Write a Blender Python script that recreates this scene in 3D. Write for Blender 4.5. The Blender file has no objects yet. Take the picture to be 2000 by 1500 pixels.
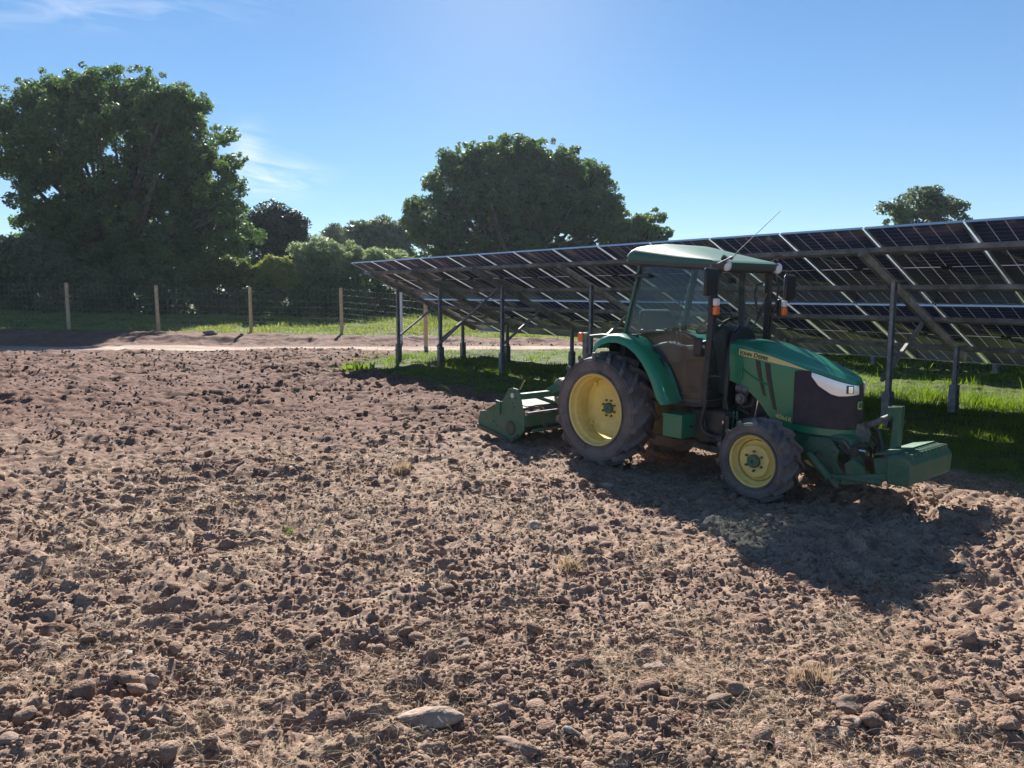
import bpy, bmesh, math, random
import numpy as np
from mathutils import Vector, Matrix
R = math.radians
random.seed(7); rng = np.random.default_rng(7)
scn = bpy.context.scene
COL = scn.collection

# ------------------------------------------------------------------ camera
PITCH = 0.117487
CAMZ = 1.80
cam = bpy.data.cameras.new('camera'); co = bpy.data.objects.new('camera', cam); COL.objects.link(co)
cam.sensor_fit = 'HORIZONTAL'; cam.sensor_width = 36.0; cam.lens = 27.0
cam.clip_start = 0.05; cam.clip_end = 4000
co.location = (0, 0, CAMZ); co.rotation_euler = (math.pi/2 - PITCH, 0, 0)
scn.camera = co

# ------------------------------------------------------------------ light
SUN_EL, SUN_AZ = R(35.6), R(-6.8)          # azimuth measured from +Y, negative = left
world = bpy.data.worlds.new("World"); scn.world = world; world.use_nodes = True
nt = world.node_tree; nt.nodes.clear()
def N(t, typ, loc=None, **kw):
    n = t.nodes.new(typ)
    for k, v in kw.items():
        if k.startswith('i_'):
            n.inputs[k[2:].replace('_', ' ')].default_value = v
        else: setattr(n, k, v)
    return n
out = N(nt, 'ShaderNodeOutputWorld'); bg = N(nt, 'ShaderNodeBackground')
sky = N(nt, 'ShaderNodeTexSky'); sky.sky_type = 'NISHITA'; sky.sun_disc = False
sky.sun_elevation = SUN_EL; sky.sun_rotation = SUN_AZ
sky.air_density = 0.85; sky.dust_density = 0.0; sky.ozone_density = 5.0; sky.altitude = 50
bg.inputs['Strength'].default_value = 0.075
hs = N(nt, 'ShaderNodeHueSaturation'); hs.inputs['Saturation'].default_value = 1.16; gm = N(nt, 'ShaderNodeGamma'); gm.inputs[1].default_value = 0.80; nt.links.new(sky.outputs[0], gm.inputs[0]); nt.links.new(gm.outputs[0], hs.inputs['Color'])
# thin cirrus and a painted pale glow, fixed to directions of the sky
tc = N(nt, 'ShaderNodeTexCoord'); sep = N(nt, 'ShaderNodeSeparateXYZ'); nt.links.new(tc.outputs['Generated'], sep.inputs[0])
def M(t, op, a, b=None, c=None):
    n = t.nodes.new('ShaderNodeMath'); n.operation = op
    for i, v in enumerate((a, b, c)):
        if v is None: continue
        if isinstance(v, (int, float)): n.inputs[i].default_value = v
        else: t.links.new(v, n.inputs[i])
    return n.outputs[0]
U = M(nt, 'DIVIDE', sep.outputs[0], M(nt, 'MAXIMUM', sep.outputs[1], 0.05))
V = M(nt, 'DIVIDE', sep.outputs[2], M(nt, 'MAXIMUM', sep.outputs[1], 0.05))
def gauss(u0, v0, su, sv):
    a = M(nt, 'POWER', M(nt, 'DIVIDE', M(nt, 'SUBTRACT', U, u0), su), 2.0)
    b = M(nt, 'POWER', M(nt, 'DIVIDE', M(nt, 'SUBTRACT', V, v0), sv), 2.0)
    return M(nt, 'POWER', 2.718, M(nt, 'MULTIPLY', M(nt, 'ADD', a, b), -1.0))
cmb = N(nt, 'ShaderNodeCombineXYZ')
nt.links.new(M(nt, 'MULTIPLY', M(nt, 'ADD', U, M(nt, 'MULTIPLY', V, 0.5)), 9.0), cmb.inputs[0])
nt.links.new(M(nt, 'MULTIPLY', M(nt, 'ADD', V, M(nt, 'MULTIPLY', U, 0.12)), 46.0), cmb.inputs[1])
nz = N(nt, 'ShaderNodeTexNoise'); nz.inputs['Scale'].default_value = 1.0; nz.inputs['Detail'].default_value = 6; nz.inputs['Distortion'].default_value = 0.9
nt.links.new(cmb.outputs[0], nz.inputs['Vector'])
wisp = M(nt, 'MULTIPLY', M(nt, 'SUBTRACT', nz.outputs[0], 0.40), 4.6)
wisp.node.use_clamp = True
mask = M(nt, 'ADD', M(nt, 'ADD', gauss(-0.314, 0.146, 0.055, 0.020), M(nt, 'MULTIPLY', gauss(-0.335, 0.182, 0.022, 0.026), 0.55)),
         M(nt, 'MULTIPLY', gauss(-0.53, 0.350, 0.17, 0.020), 0.3))
glow_mask = M(nt, 'MULTIPLY', gauss(-0.01, 0.42, 0.17, 0.22), 0.20)  # pale glow at top centre below the sun, painted into the sky colour
cf = M(nt, 'MINIMUM', M(nt, 'ADD', M(nt, 'MULTIPLY', M(nt, 'MULTIPLY', wisp, mask), 0.95), glow_mask), 0.85)
mix = N(nt, 'ShaderNodeMix'); mix.data_type = 'RGBA'
nt.links.new(cf, mix.inputs[0]); nt.links.new(hs.outputs[0], mix.inputs[6]); mix.inputs[7].default_value = (5.6, 6.0, 6.6, 1)
nt.links.new(mix.outputs[2], bg.inputs[0]); nt.links.new(bg.outputs[0], out.inputs[0])
sl = bpy.data.lights.new('sun', 'SUN'); sl.energy = 5.0; sl.angle = R(0.53); sl.color = (1.0, 0.95, 0.88)
so = bpy.data.objects.new('sun', sl); COL.objects.link(so)
sd = Vector((math.sin(SUN_AZ)*math.cos(SUN_EL), math.cos(SUN_AZ)*math.cos(SUN_EL), math.sin(SUN_EL)))
so.rotation_euler = (-sd).to_track_quat('-Z', 'Y').to_euler(); so.location = (0, 0, 30)
scn.view_settings.view_transform = 'Standard'; scn.view_settings.look = 'None'
scn.view_settings.exposure = 1.28; scn.view_settings.gamma = 1.0
scn.render.engine = 'CYCLES'
scn.cycles.max_bounces = 8; scn.cycles.transparent_max_bounces = 16
scn.cycles.use_denoising = True
scn.cycles.sample_clamp_indirect = 6

# ------------------------------------------------------------------ pixel -> world helpers
CP, SP = math.cos(PITCH), math.sin(PITCH)
def ray(px, py):
    a = (px-1000)/1500.0; b = (750-py)/1500.0
    return np.array([a, CP + SP*b, -SP + CP*b])
def at(px, py, Y):
    r = ray(px, py); r = r/r[1]*Y
    return np.array([r[0], r[1], r[2] + CAMZ])
def gnd(px, py, z=0.0):
    r = ray(px, py); t = (z-CAMZ)/r[2]
    return np.array([r[0]*t, r[1]*t, z])

# ------------------------------------------------------------------ materials
def mat(name, col, rough=0.6, metal=0.0, var=0.0, vscale=6.0, bump=0.0, bscale=30.0, col2=None, spec=0.5, coat=0.0, detail=5.0, dist=0.02):
    m = bpy.data.materials.new(name); m.use_nodes = True; t = m.node_tree
    b = t.nodes['Principled BSDF']
    b.inputs['Base Color'].default_value = (*col, 1); b.inputs['Roughness'].default_value = rough
    b.inputs['Metallic'].default_value = metal; b.inputs['Specular IOR Level'].default_value = spec
    b.inputs['Coat Weight'].default_value = coat; b.inputs['Coat Roughness'].default_value = 0.08
    if var or col2 or bump:
        g = t.nodes.new('ShaderNodeTexCoord')
        if var or col2:
            n = t.nodes.new('ShaderNodeTexNoise'); n.inputs['Scale'].default_value = vscale; n.inputs['Detail'].default_value = detail
            n.inputs['Roughness'].default_value = 0.65
            t.links.new(g.outputs['Object'], n.inputs['Vector'])
            r = t.nodes.new('ShaderNodeMapRange'); r.inputs[1].default_value = 0.38; r.inputs[2].default_value = 0.64
            t.links.new(n.outputs[0], r.inputs[0])
            x = t.nodes.new('ShaderNodeMix'); x.data_type = 'RGBA'
            t.links.new(r.outputs[0], x.inputs[0])
            c2 = col2 if col2 else tuple(min(1, c*(1+var)) for c in col)
            c1 = col if col2 else tuple(c*(1-var) for c in col)
            x.inputs[6].default_value = (*c1, 1); x.inputs[7].default_value = (*c2, 1)
            t.links.new(x.outputs[2], b.inputs['Base Color'])
        if bump:
            n2 = t.nodes.new('ShaderNodeTexNoise'); n2.inputs['Scale'].default_value = bscale; n2.inputs['Detail'].default_value = 6
            t.links.new(g.outputs['Object'], n2.inputs['Vector'])
            bp = t.nodes.new('ShaderNodeBump'); bp.inputs['Strength'].default_value = bump; bp.inputs['Distance'].default_value = dist
            t.links.new(n2.outputs[0], bp.inputs['Height']); t.links.new(bp.outputs[0], b.inputs['Normal'])
    return m

def leaf_mat(name, c1, c2, trans=0.45, scale=0.6, rough=0.55):
    """two-sided leaves: reflects and lets some sun through"""
    m = bpy.data.materials.new(name); m.use_nodes = True; t = m.node_tree; t.nodes.clear()
    o = t.nodes.new('ShaderNodeOutputMaterial'); g = t.nodes.new('ShaderNodeTexCoord')
    n = t.nodes.new('ShaderNodeTexNoise'); n.inputs['Scale'].default_value = scale; n.inputs['Detail'].default_value = 8; n.inputs['Roughness'].default_value = 0.75
    t.links.new(g.outputs['Object'], n.inputs['Vector'])
    r = t.nodes.new('ShaderNodeMapRange'); r.inputs[1].default_value = 0.35; r.inputs[2].default_value = 0.65; t.links.new(n.outputs[0], r.inputs[0])
    x = t.nodes.new('ShaderNodeMix'); x.data_type = 'RGBA'; t.links.new(r.outputs[0], x.inputs[0])
    x.inputs[6].default_value = (*c1, 1); x.inputs[7].default_value = (*c2, 1)
    p = t.nodes.new('ShaderNodeBsdfPrincipled'); p.inputs['Roughness'].default_value = rough; p.inputs['Specular IOR Level'].default_value = 0.35
    tr = t.nodes.new('ShaderNodeBsdfTranslucent'); ms = t.nodes.new('ShaderNodeMixShader'); ms.inputs[0].default_value = trans
    hs = t.nodes.new('ShaderNodeHueSaturation'); hs.inputs['Saturation'].default_value = 1.15; hs.inputs['Value'].default_value = 1.5
    t.links.new(x.outputs[2], p.inputs['Base Color']); t.links.new(x.outputs[2], hs.inputs['Color']); t.links.new(hs.outputs[0], tr.inputs[0])
    t.links.new(p.outputs[0], ms.inputs[1]); t.links.new(tr.outputs[0], ms.inputs[2]); t.links.new(ms.outputs[0], o.inputs[0])
    return m

def glass_mat(name, tint, dirt=0.12, refl=1.0):
    m = bpy.data.materials.new(name); m.use_nodes = True; t = m.node_tree; t.nodes.clear()
    o = t.nodes.new('ShaderNodeOutputMaterial')
    tr = t.nodes.new('ShaderNodeBsdfTransparent'); tr.inputs[0].default_value = (*tint, 1)
    gl = t.nodes.new('ShaderNodeBsdfGlossy'); gl.inputs['Roughness'].default_value = 0.03; gl.inputs[0].default_value = (0.9, 0.95, 1, 1)
    ge = t.nodes.new('ShaderNodeNewGeometry'); vd = t.nodes.new('ShaderNodeVectorMath'); vd.operation = 'DOT_PRODUCT'
    t.links.new(ge.outputs['Incoming'], vd.inputs[0]); t.links.new(ge.outputs['Normal'], vd.inputs[1])
    f5 = M(t, 'POWER', M(t, 'SUBTRACT', 1.0, M(t, 'ABSOLUTE', vd.outputs['Value'])), 5.0)
    ms = t.nodes.new('ShaderNodeMixShader'); t.links.new(M(t, 'MULTIPLY', M(t, 'ADD', M(t, 'MULTIPLY', f5, 0.93), 0.07), refl), ms.inputs[0])
    t.links.new(tr.outputs[0], ms.inputs[1]); t.links.new(gl.outputs[0], ms.inputs[2])
    df = t.nodes.new('ShaderNodeBsdfTranslucent'); df.inputs[0].default_value = (0.55, 0.56, 0.5, 1)
    d2 = t.nodes.new('ShaderNodeBsdfDiffuse'); d2.inputs[0].default_value = (0.42, 0.42, 0.38, 1)
    dm = t.nodes.new('ShaderNodeMixShader'); dm.inputs[0].default_value = 0.85
    t.links.new(df.outputs[0], dm.inputs[1]); t.links.new(d2.outputs[0], dm.inputs[2])
    g = t.nodes.new('ShaderNodeTexCoord'); n = t.nodes.new('ShaderNodeTexNoise'); n.inputs['Scale'].default_value = 5; n.inputs['Detail'].default_value = 8; n.inputs['Distortion'].default_value = 0.6
    t.links.new(g.outputs['Object'], n.inputs['Vector'])
    sp = t.nodes.new('ShaderNodeSeparateXYZ'); t.links.new(g.outputs['Object'], sp.inputs[0])
    low = t.nodes.new('ShaderNodeMapRange'); low.inputs[1].default_value = 1.75; low.inputs[2].default_value = 0.8; low.inputs[3].default_value = 0.12; low.inputs[4].default_value = 1.3
    t.links.new(sp.outputs[2], low.inputs[0])
    nn = t.nodes.new('ShaderNodeMapRange'); nn.inputs[1].default_value = 0.42; nn.inputs[2].default_value = 0.68; nn.inputs[3].default_value = 0.3; nn.inputs[4].default_value = 1.6
    t.links.new(n.outputs[0], nn.inputs[0])
    f = M(t, 'MULTIPLY', M(t, 'MULTIPLY', nn.outputs[0], low.outputs[0]), dirt)
    m2 = t.nodes.new('ShaderNodeMixShader'); t.links.new(f, m2.inputs[0]); t.links.new(ms.outputs[0], m2.inputs[1]); t.links.new(dm.outputs[0], m2.inputs[2])
    t.links.new(m2.outputs[0], o.inputs[0])
    return m

# ------------------------------------------------------------------ mesh helpers
def link(name, me, parent=None, loc=None):
    o = bpy.data.objects.new(name, me); COL.objects.link(o)
    if parent: o.parent = parent
    if loc is not None: o.location = loc
    return o
def tag(o, label=None, cat=None, group=None, kind=None):
    if label: o['label'] = label
    if cat: o['category'] = cat
    if group: o['group'] = group
    if kind: o['kind'] = kind
    return o
def empty(name, loc=(0, 0, 0), rz=0.0):
    o = bpy.data.objects.new(name, None); COL.objects.link(o); o.location = loc; o.rotation_euler = (0, 0, rz); o.empty_display_size = 0.2
    return o
def np_mesh(name, V, F, mats, smooth=False, mi=None, uv=None):
    """V (n,3), F (m,k) int: all faces k-gons"""
    V = np.asarray(V, np.float32); F = np.asarray(F, np.int32); k = F.shape[1]
    me = bpy.data.meshes.new(name)
    me.vertices.add(len(V)); me.vertices.foreach_set('co', V.ravel())
    me.loops.add(F.size); me.loops.foreach_set('vertex_index', F.ravel())
    me.polygons.add(len(F)); me.polygons.foreach_set('loop_start', np.arange(0, F.size, k, dtype=np.int32))
    me.polygons.foreach_set('loop_total', np.full(len(F), k, np.int32))
    if smooth: me.polygons.foreach_set('use_smooth', np.ones(len(F), bool))
    if mi is not None: me.polygons.foreach_set('material_index', np.asarray(mi, np.int32))
    me.update(calc_edges=True)
    for m in (mats if isinstance(mats, (list, tuple)) else [mats]): me.materials.append(m)
    if uv is not None:
        l = me.uv_layers.new(name='UVMap'); l.data.foreach_set('uv', np.asarray(uv, np.float32).ravel())
    return me

class MB:
    """collects shapes; build() links them as ONE mesh object"""
    def __init__(s): s.v = []; s.f = []; s.m = []
    def add(s, vs, fs, mi=0):
        o = len(s.v); s.v += [tuple(map(float, p)) for p in vs]; s.f += [[o+i for i in f] for f in fs]; s.m += [mi]*len(fs); return s
    def box(s, x0, x1, y0, y1, z0, z1, mi=0):
        return s.add([(x0,y0,z0),(x1,y0,z0),(x1,y1,z0),(x0,y1,z0),(x0,y0,z1),(x1,y0,z1),(x1,y1,z1),(x0,y1,z1)],
                     [(0,3,2,1),(4,5,6,7),(0,1,5,4),(1,2,6,5),(2,3,7,6),(3,0,4,7)], mi)
    def bar(s, a, b, w, h, mi=0, up=(0,0,1)):
        """rectangular bar a->b, w sideways, h along up-ish"""
        a, b = Vector(a), Vector(b); d = (b-a).normalized(); u = Vector(up)
        if abs(d.dot(u)) > 0.97: u = Vector((1,0,0))
        sd_ = d.cross(u).normalized()*w/2; u = sd_.cross(d).normalized()*h/2
        vs = [p+q for p in (a, b) for q in (-sd_-u, sd_-u, sd_+u, -sd_+u)]
        return s.add(vs, [(0,1,2,3),(7,6,5,4),(0,4,5,1),(1,5,6,2),(2,6,7,3),(3,7,4,0)], mi)
    def tube(s, pts, r, n=8, mi=0, cap=True):
        pts = [Vector(p) for p in pts]; rs = r if isinstance(r, (list, tuple)) else [r]*len(pts)
        rings = []; ref = None
        for i, p in enumerate(pts):
            d = (pts[min(i+1, len(pts)-1)] - pts[max(i-1, 0)]).normalized()
            if ref is None: ref = d.orthogonal().normalized()
            ref = (ref - d*ref.dot(d)).normalized(); b = d.cross(ref)
            rings.append([p + (ref*math.cos(2*math.pi*k/n) + b*math.sin(2*math.pi*k/n))*rs[i] for k in range(n)])
        vs = [q for g in rings for q in g]; fs = []
        for i in range(len(pts)-1):
            for k in range(n): fs.append((i*n+k, i*n+(k+1) % n, (i+1)*n+(k+1) % n, (i+1)*n+k))
        if cap: fs.append(tuple(range(n))[::-1]); fs.append(tuple((len(pts)-1)*n+k for k in range(n)))
        return s.add(vs, fs, mi)
    def prism(s, poly, y0, y1, mi=0):
        """poly of (x,z) extruded along y"""
        n = len(poly); vs = [(x, y0, z) for x, z in poly]+[(x, y1, z) for x, z in poly]
        return s.add(vs, [tuple(range(n)), tuple(range(2*n-1, n-1, -1))]+[(i, i+n, (i+1) % n+n, (i+1) % n) for i in range(n)], mi)
    def lathe(s, prof, c, n=48, mi=0, closed=False):
        """prof of (r, y) spun about the axis parallel to y through c=(x,z)"""
        vs = []; fs = []; m_ = len(prof)
        for r, y in prof:
            for k in range(n):
                a = 2*math.pi*k/n; vs.append((c[0]+r*math.cos(a), y, c[1]+r*math.sin(a)))
        for i in range(m_ if closed else m_-1):
            j = (i+1) % m_
            for k in range(n): fs.append((i*n+k, i*n+(k+1) % n, j*n+(k+1) % n, j*n+k))
        return s.add(vs, fs, mi)
    def ball(s, c, r, mi=0, n=12, m=8, sc=(1,1,1)):
        vs = []; fs = []
        for i in range(m+1):
            t = math.pi*i/m
            for k in range(n):
                a = 2*math.pi*k/n; vs.append((c[0]+r*sc[0]*math.sin(t)*math.cos(a), c[1]+r*sc[1]*math.sin(t)*math.sin(a), c[2]+r*sc[2]*math.cos(t)))
        for i in range(m):
            for k in range(n): fs.append((i*n+k, (i+1)*n+k, (i+1)*n+(k+1) % n, i*n+(k+1) % n))
        return s.add(vs, fs, mi)
    def build(s, name, mats, parent=None, bevel=0.0, smooth=35, loc=None, solid=0.0):
        me = bpy.data.meshes.new(name); me.from_pydata(s.v, [], s.f)
        for m in (mats if isinstance(mats, (list, tuple)) else [mats]): me.materials.append(m)
        me.polygons.foreach_set('material_index', np.asarray(s.m, np.int32))
        bm = bmesh.new(); bm.from_mesh(me); bmesh.ops.remove_doubles(bm, verts=bm.verts, dist=1e-5); bmesh.ops.recalc_face_normals(bm, faces=bm.faces); bm.to_mesh(me); bm.free()
        if smooth:
            me.polygons.foreach_set('use_smooth', np.ones(len(me.polygons), bool)); me.set_sharp_from_angle(angle=R(smooth))
        o = link(name, me, parent, loc)
        if solid:
            md = o.modifiers.new('t', 'SOLIDIFY'); md.thickness = solid; md.offset = 0
        if bevel:
            md = o.modifiers.new('b', 'BEVEL'); md.width = bevel; md.segments = 2; md.limit_method = 'ANGLE'; md.angle_limit = R(40); md.harden_normals = False
        return o

# ------------------------------------------------------------------ noise
_T = rng.random((256, 256)).astype(np.float32)
def vnoise(x, y, seed=0):
    x = x + seed*17.31; y = y + seed*9.77
    xi = np.floor(x).astype(np.int64); yi = np.floor(y).astype(np.int64); fx = (x-xi); fy = (y-yi)
    fx = fx*fx*fx*(fx*(fx*6-15)+10); fy = fy*fy*fy*(fy*(fy*6-15)+10)
    a = _T[xi & 255, yi & 255]; b = _T[(xi+1) & 255, yi & 255]; c = _T[xi & 255, (yi+1) & 255]; d = _T[(xi+1) & 255, (yi+1) & 255]
    return ((a*(1-fx)+b*fx)*(1-fy) + (c*(1-fx)+d*fx)*fy)*2-1
def smooth(a, b, x):
    t = np.clip((x-a)/(b-a), 0, 1); return t*t*(3-2*t)
# ground heights shared by everything that stands on it
def hbase(X, Y):
    X = np.asarray(X, float); Y = np.asarray(Y, float)
    z = smooth(26.3, 29.5, Y)*np.clip(0.17+0.018*(-X-6.6), 0.02, 0.5) + smooth(29.5, 37, Y)*0.42
    z = z + 0.25*smooth(28, 34, Y)*np.exp(-((X+3.5)/4.0)**2)
    z = z + (0.10+.08*vnoise(X/.8, Y/.5, 71))*smooth(26.6, 27.6, Y)*(1-smooth(28.2, 29.3, Y))
    z = z + 0.03*vnoise(X/3.1, Y/3.1, 3)*smooth(0, 3, Y)
    return z
def grass_edge(X, Y):
    """>0 inside the grass strip below the panels"""
    t = (X+4.239)*0.7853+(Y-20.476)*0.6191
    e1 = t+1.25+0.35*vnoise(X/1.1, Y/1.1, 5)
    e2 = X-(-4.5+(Y-18.3)*0.25)+0.35*vnoise(X/0.8, Y/0.8, 6)
    e3 = 24.4-Y+0.2*vnoise(X/0.9, Y/0.9, 8)
    return np.minimum(np.minimum(e1, e2), e3)
def verge_edge(X, Y):
    return Y-29.6+0.35*vnoise(X/1.3, Y/1.3, 11)+0.10*np.clip(X+8, 0, 12)
def soil_micro(X, Y, d):
    """rough tilled soil"""
    wx = X+0.10*vnoise(X/0.4, Y/0.4, 1); wy = Y+0.10*vnoise(X/0.4, Y/0.4, 2)
    patch = 0.75+0.5*vnoise(X/1.9, Y/1.9, 21)
    z = 0.026*vnoise(wx/0.8, wy/0.8, 4)
    z = z + patch*0.034*(1-2*np.abs(vnoise(wx/0.27, wy/0.23, 5)))
    f = lambda lam: np.clip(1.8-0.0048*d/lam, 0, 1)
    z = z + 0.030*smooth(6, 11, Y)*(1-2*np.abs(vnoise(wx/0.6, wy/0.55, 15)))
    z = z + patch*0.027*f(.11)*(1-2*np.abs(vnoise(wx/0.115, wy/0.10, 7)))
    z = z + 0.017*f(.06)*vnoise(wx/0.055, wy/0.05, 8)
    z = z + 0.010*f(.03)*vnoise(X/0.026, Y/0.026, 9)
    # harrow rows running away from the camera to the left
    q = X*0.55+Y*0.83
    z = z + 0.012*vnoise(q/0.16, (X-Y)/1.3, 13)
    return z
def soil_amp(X, Y):
    a = 1-0.88*smooth(24.1, 24.5, Y)*(1-smooth(26.2, 26.8, Y))
    a = a*(1+0.8*smooth(9, 17, Y)*(1-smooth(23.6, 24.2, Y)))
    a = a*(1-0.6*smooth(0, 0.6, grass_edge(X, Y)))
    a = a*(1-0.75*smooth(0, 0.6, verge_edge(X, Y)))
    return a
def hground(X, Y):
    X = np.asarray(X, float); Y = np.asarray(Y, float); d = np.hypot(X, Y)
    return hbase(X, Y)+soil_amp(X, Y)*soil_micro(X, Y, d)

# ------------------------------------------------------------------ ground
def soil_material():
    m = bpy.data.materials.new('tilled_soil'); m.use_nodes = True; t = m.node_tree; b = t.nodes['Principled BSDF']
    b.inputs['Roughness'].default_value = 0.9; b.inputs['Specular IOR Level'].default_value = 0.15
    g = t.nodes.new('ShaderNodeTexCoord')
    def noise(sc, det=8, dist=0.0):
        n = t.nodes.new('ShaderNodeTexNoise'); n.inputs['Scale'].default_value = sc; n.inputs['Detail'].default_value = det; n.inputs['Distortion'].default_value = dist
        n.inputs['Roughness'].default_value = 0.7
        t.links.new(g.outputs['Object'], n.inputs['Vector']); return n.outputs[0]
    def rng_(x, a, b_, c=0.0, d=1.0):
        r = t.nodes.new('ShaderNodeMapRange'); r.inputs[1].default_value = a; r.inputs[2].default_value = b_; r.inputs[3].default_value = c; r.inputs[4].default_value = d
        t.links.new(x, r.inputs[0]); return r.outputs[0]
    def mixc(f, a, c):
        x = t.nodes.new('ShaderNodeMix'); x.data_type = 'RGBA'
        if isinstance(f, float): x.inputs[0].default_value = f
        else: t.links.new(f, x.inputs[0])
        for i, v in ((6, a), (7, c)):
            if isinstance(v, tuple): x.inputs[i].default_value = (*v, 1)
            else: t.links.new(v, x.inputs[i])
        return x.outputs[2]
    c = mixc(rng_(noise(1.3), .35, .65), (.19, .115, .083), (.30, .20, .145))
    c = mixc(rng_(noise(9, 8, .5), .42, .66), c, (.39, .275, .20))
    c = mixc(rng_(noise(45, 4), .50, .72, 0, .8), c, (.14, .085, .065))
    # straw-littered patches
    c = mixc(rng_(M(t, 'MULTIPLY', noise(2.1, 6, 1.0), noise(70, 3)), .27, .40, 0, .75), c, (.50, .40, .28))
    a = t.nodes.new('ShaderNodeAttribute'); a.attribute_name = 'zone'
    s3 = t.nodes.new('ShaderNodeSeparateColor'); t.links.new(a.outputs['Color'], s3.inputs[0])
    c = mixc(s3.outputs[2], c, mixc(rng_(noise(6), .4, .6), (.105, .052, .038), (.165, .088, .062)))   # redder far soil
    c = mixc(s3.outputs[0], c, mixc(rng_(noise(1.6), .4, .6), (.34, .25, .19), (.48, .39, .31)))      # dusty track
    c = mixc(s3.outputs[1], c, mixc(rng_(noise(2.6), .4, .6), (.055, .075, .02), (.10, .115, .04)))   # turf base
    t.links.new(c, b.inputs['Base Color'])
    bp = t.nodes.new('ShaderNodeBump'); bp.inputs['Strength'].default_value = 0.9; bp.inputs['Distance'].default_value = 0.012
    t.links.new(noise(85, 5), bp.inputs['Height']); t.links.new(bp.outputs[0], b.inputs['Normal'])
    return m
SOIL = soil_material()
# detailed tilled field: a fan of cells whose size grows with distance
nth, nr = 900, 1250
th = np.linspace(R(-52), R(50), nth); rr = np.exp(np.linspace(math.log(1.5), math.log(62), nr))
TH, RR = np.meshgrid(th, rr); X = RR*np.sin(TH); Y = RR*np.cos(TH)
Z = hground(X, Y)
Vt = np.stack([X, Y, Z], -1).reshape(-1, 3)
i = np.arange(nr-1)[:, None]*nth+np.arange(nth-1)[None]
F = np.stack([i, i+1, i+nth+1, i+nth], -1).reshape(-1, 4)
me = np_mesh('field', Vt, F, SOIL, smooth=True)
ca = me.color_attributes.new('zone', 'FLOAT_COLOR', 'POINT')
def zones(X, Y):
    tr = smooth(24.2, 24.8, Y+0.25*vnoise(X/2.3, Y/.7, 31))*(1-smooth(25.9, 26.5, Y+0.3*vnoise(X/1.9, Y/.6, 32)))*(0.75+0.25*vnoise(X/1.1, Y/.35, 36))
    gr = np.maximum(smooth(-0.1, 0.5, grass_edge(X, Y)), smooth(-0.1, 0.5, verge_edge(X, Y)))
    fr = smooth(5.5, 12.5, Y+1.5*vnoise(X/2, Y/2, 33))
    return np.stack([np.clip(tr, 0, 1)*(1-gr), gr, fr*0.9, np.ones_like(X)], -1)
ca.data.foreach_set('color', zones(X, Y).reshape(-1).astype(np.float32))
fo = link('field', me); tag(fo, kind='structure')
# the land all round it, to the horizon
th = np.linspace(-math.pi, math.pi, 145); rr = np.array([0.0001, .5, 1, 2, 4, 8, 16, 32, 50, 61, 80, 150, 400, 1500])
TH, RR = np.meshgrid(th, rr); X2 = RR*np.sin(TH); Y2 = RR*np.cos(TH)
infan = (np.abs(TH) < R(54)) & (RR < 61.5)
Z2 = hbase(X2, np.clip(Y2, -5, 60)) - np.where(infan | (RR < 8), 0.30, 0.02)
i = np.arange(len(rr)-1)[:, None]*len(th)+np.arange(len(th)-1)[None]
me = np_mesh('ground', np.stack([X2, Y2, Z2], -1).reshape(-1, 3), np.stack([i, i+1, i+len(th)+1, i+len(th)], -1).reshape(-1, 4), SOIL, smooth=True)
ca = me.color_attributes.new('zone', 'FLOAT_COLOR', 'POINT')
zz = zones(X2, Y2); zz[..., 1] = np.where(RR > 45, 1, zz[..., 1]); ca.data.foreach_set('color', zz.reshape(-1).astype(np.float32))
tag(link('ground', me), kind='structure')

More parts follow.
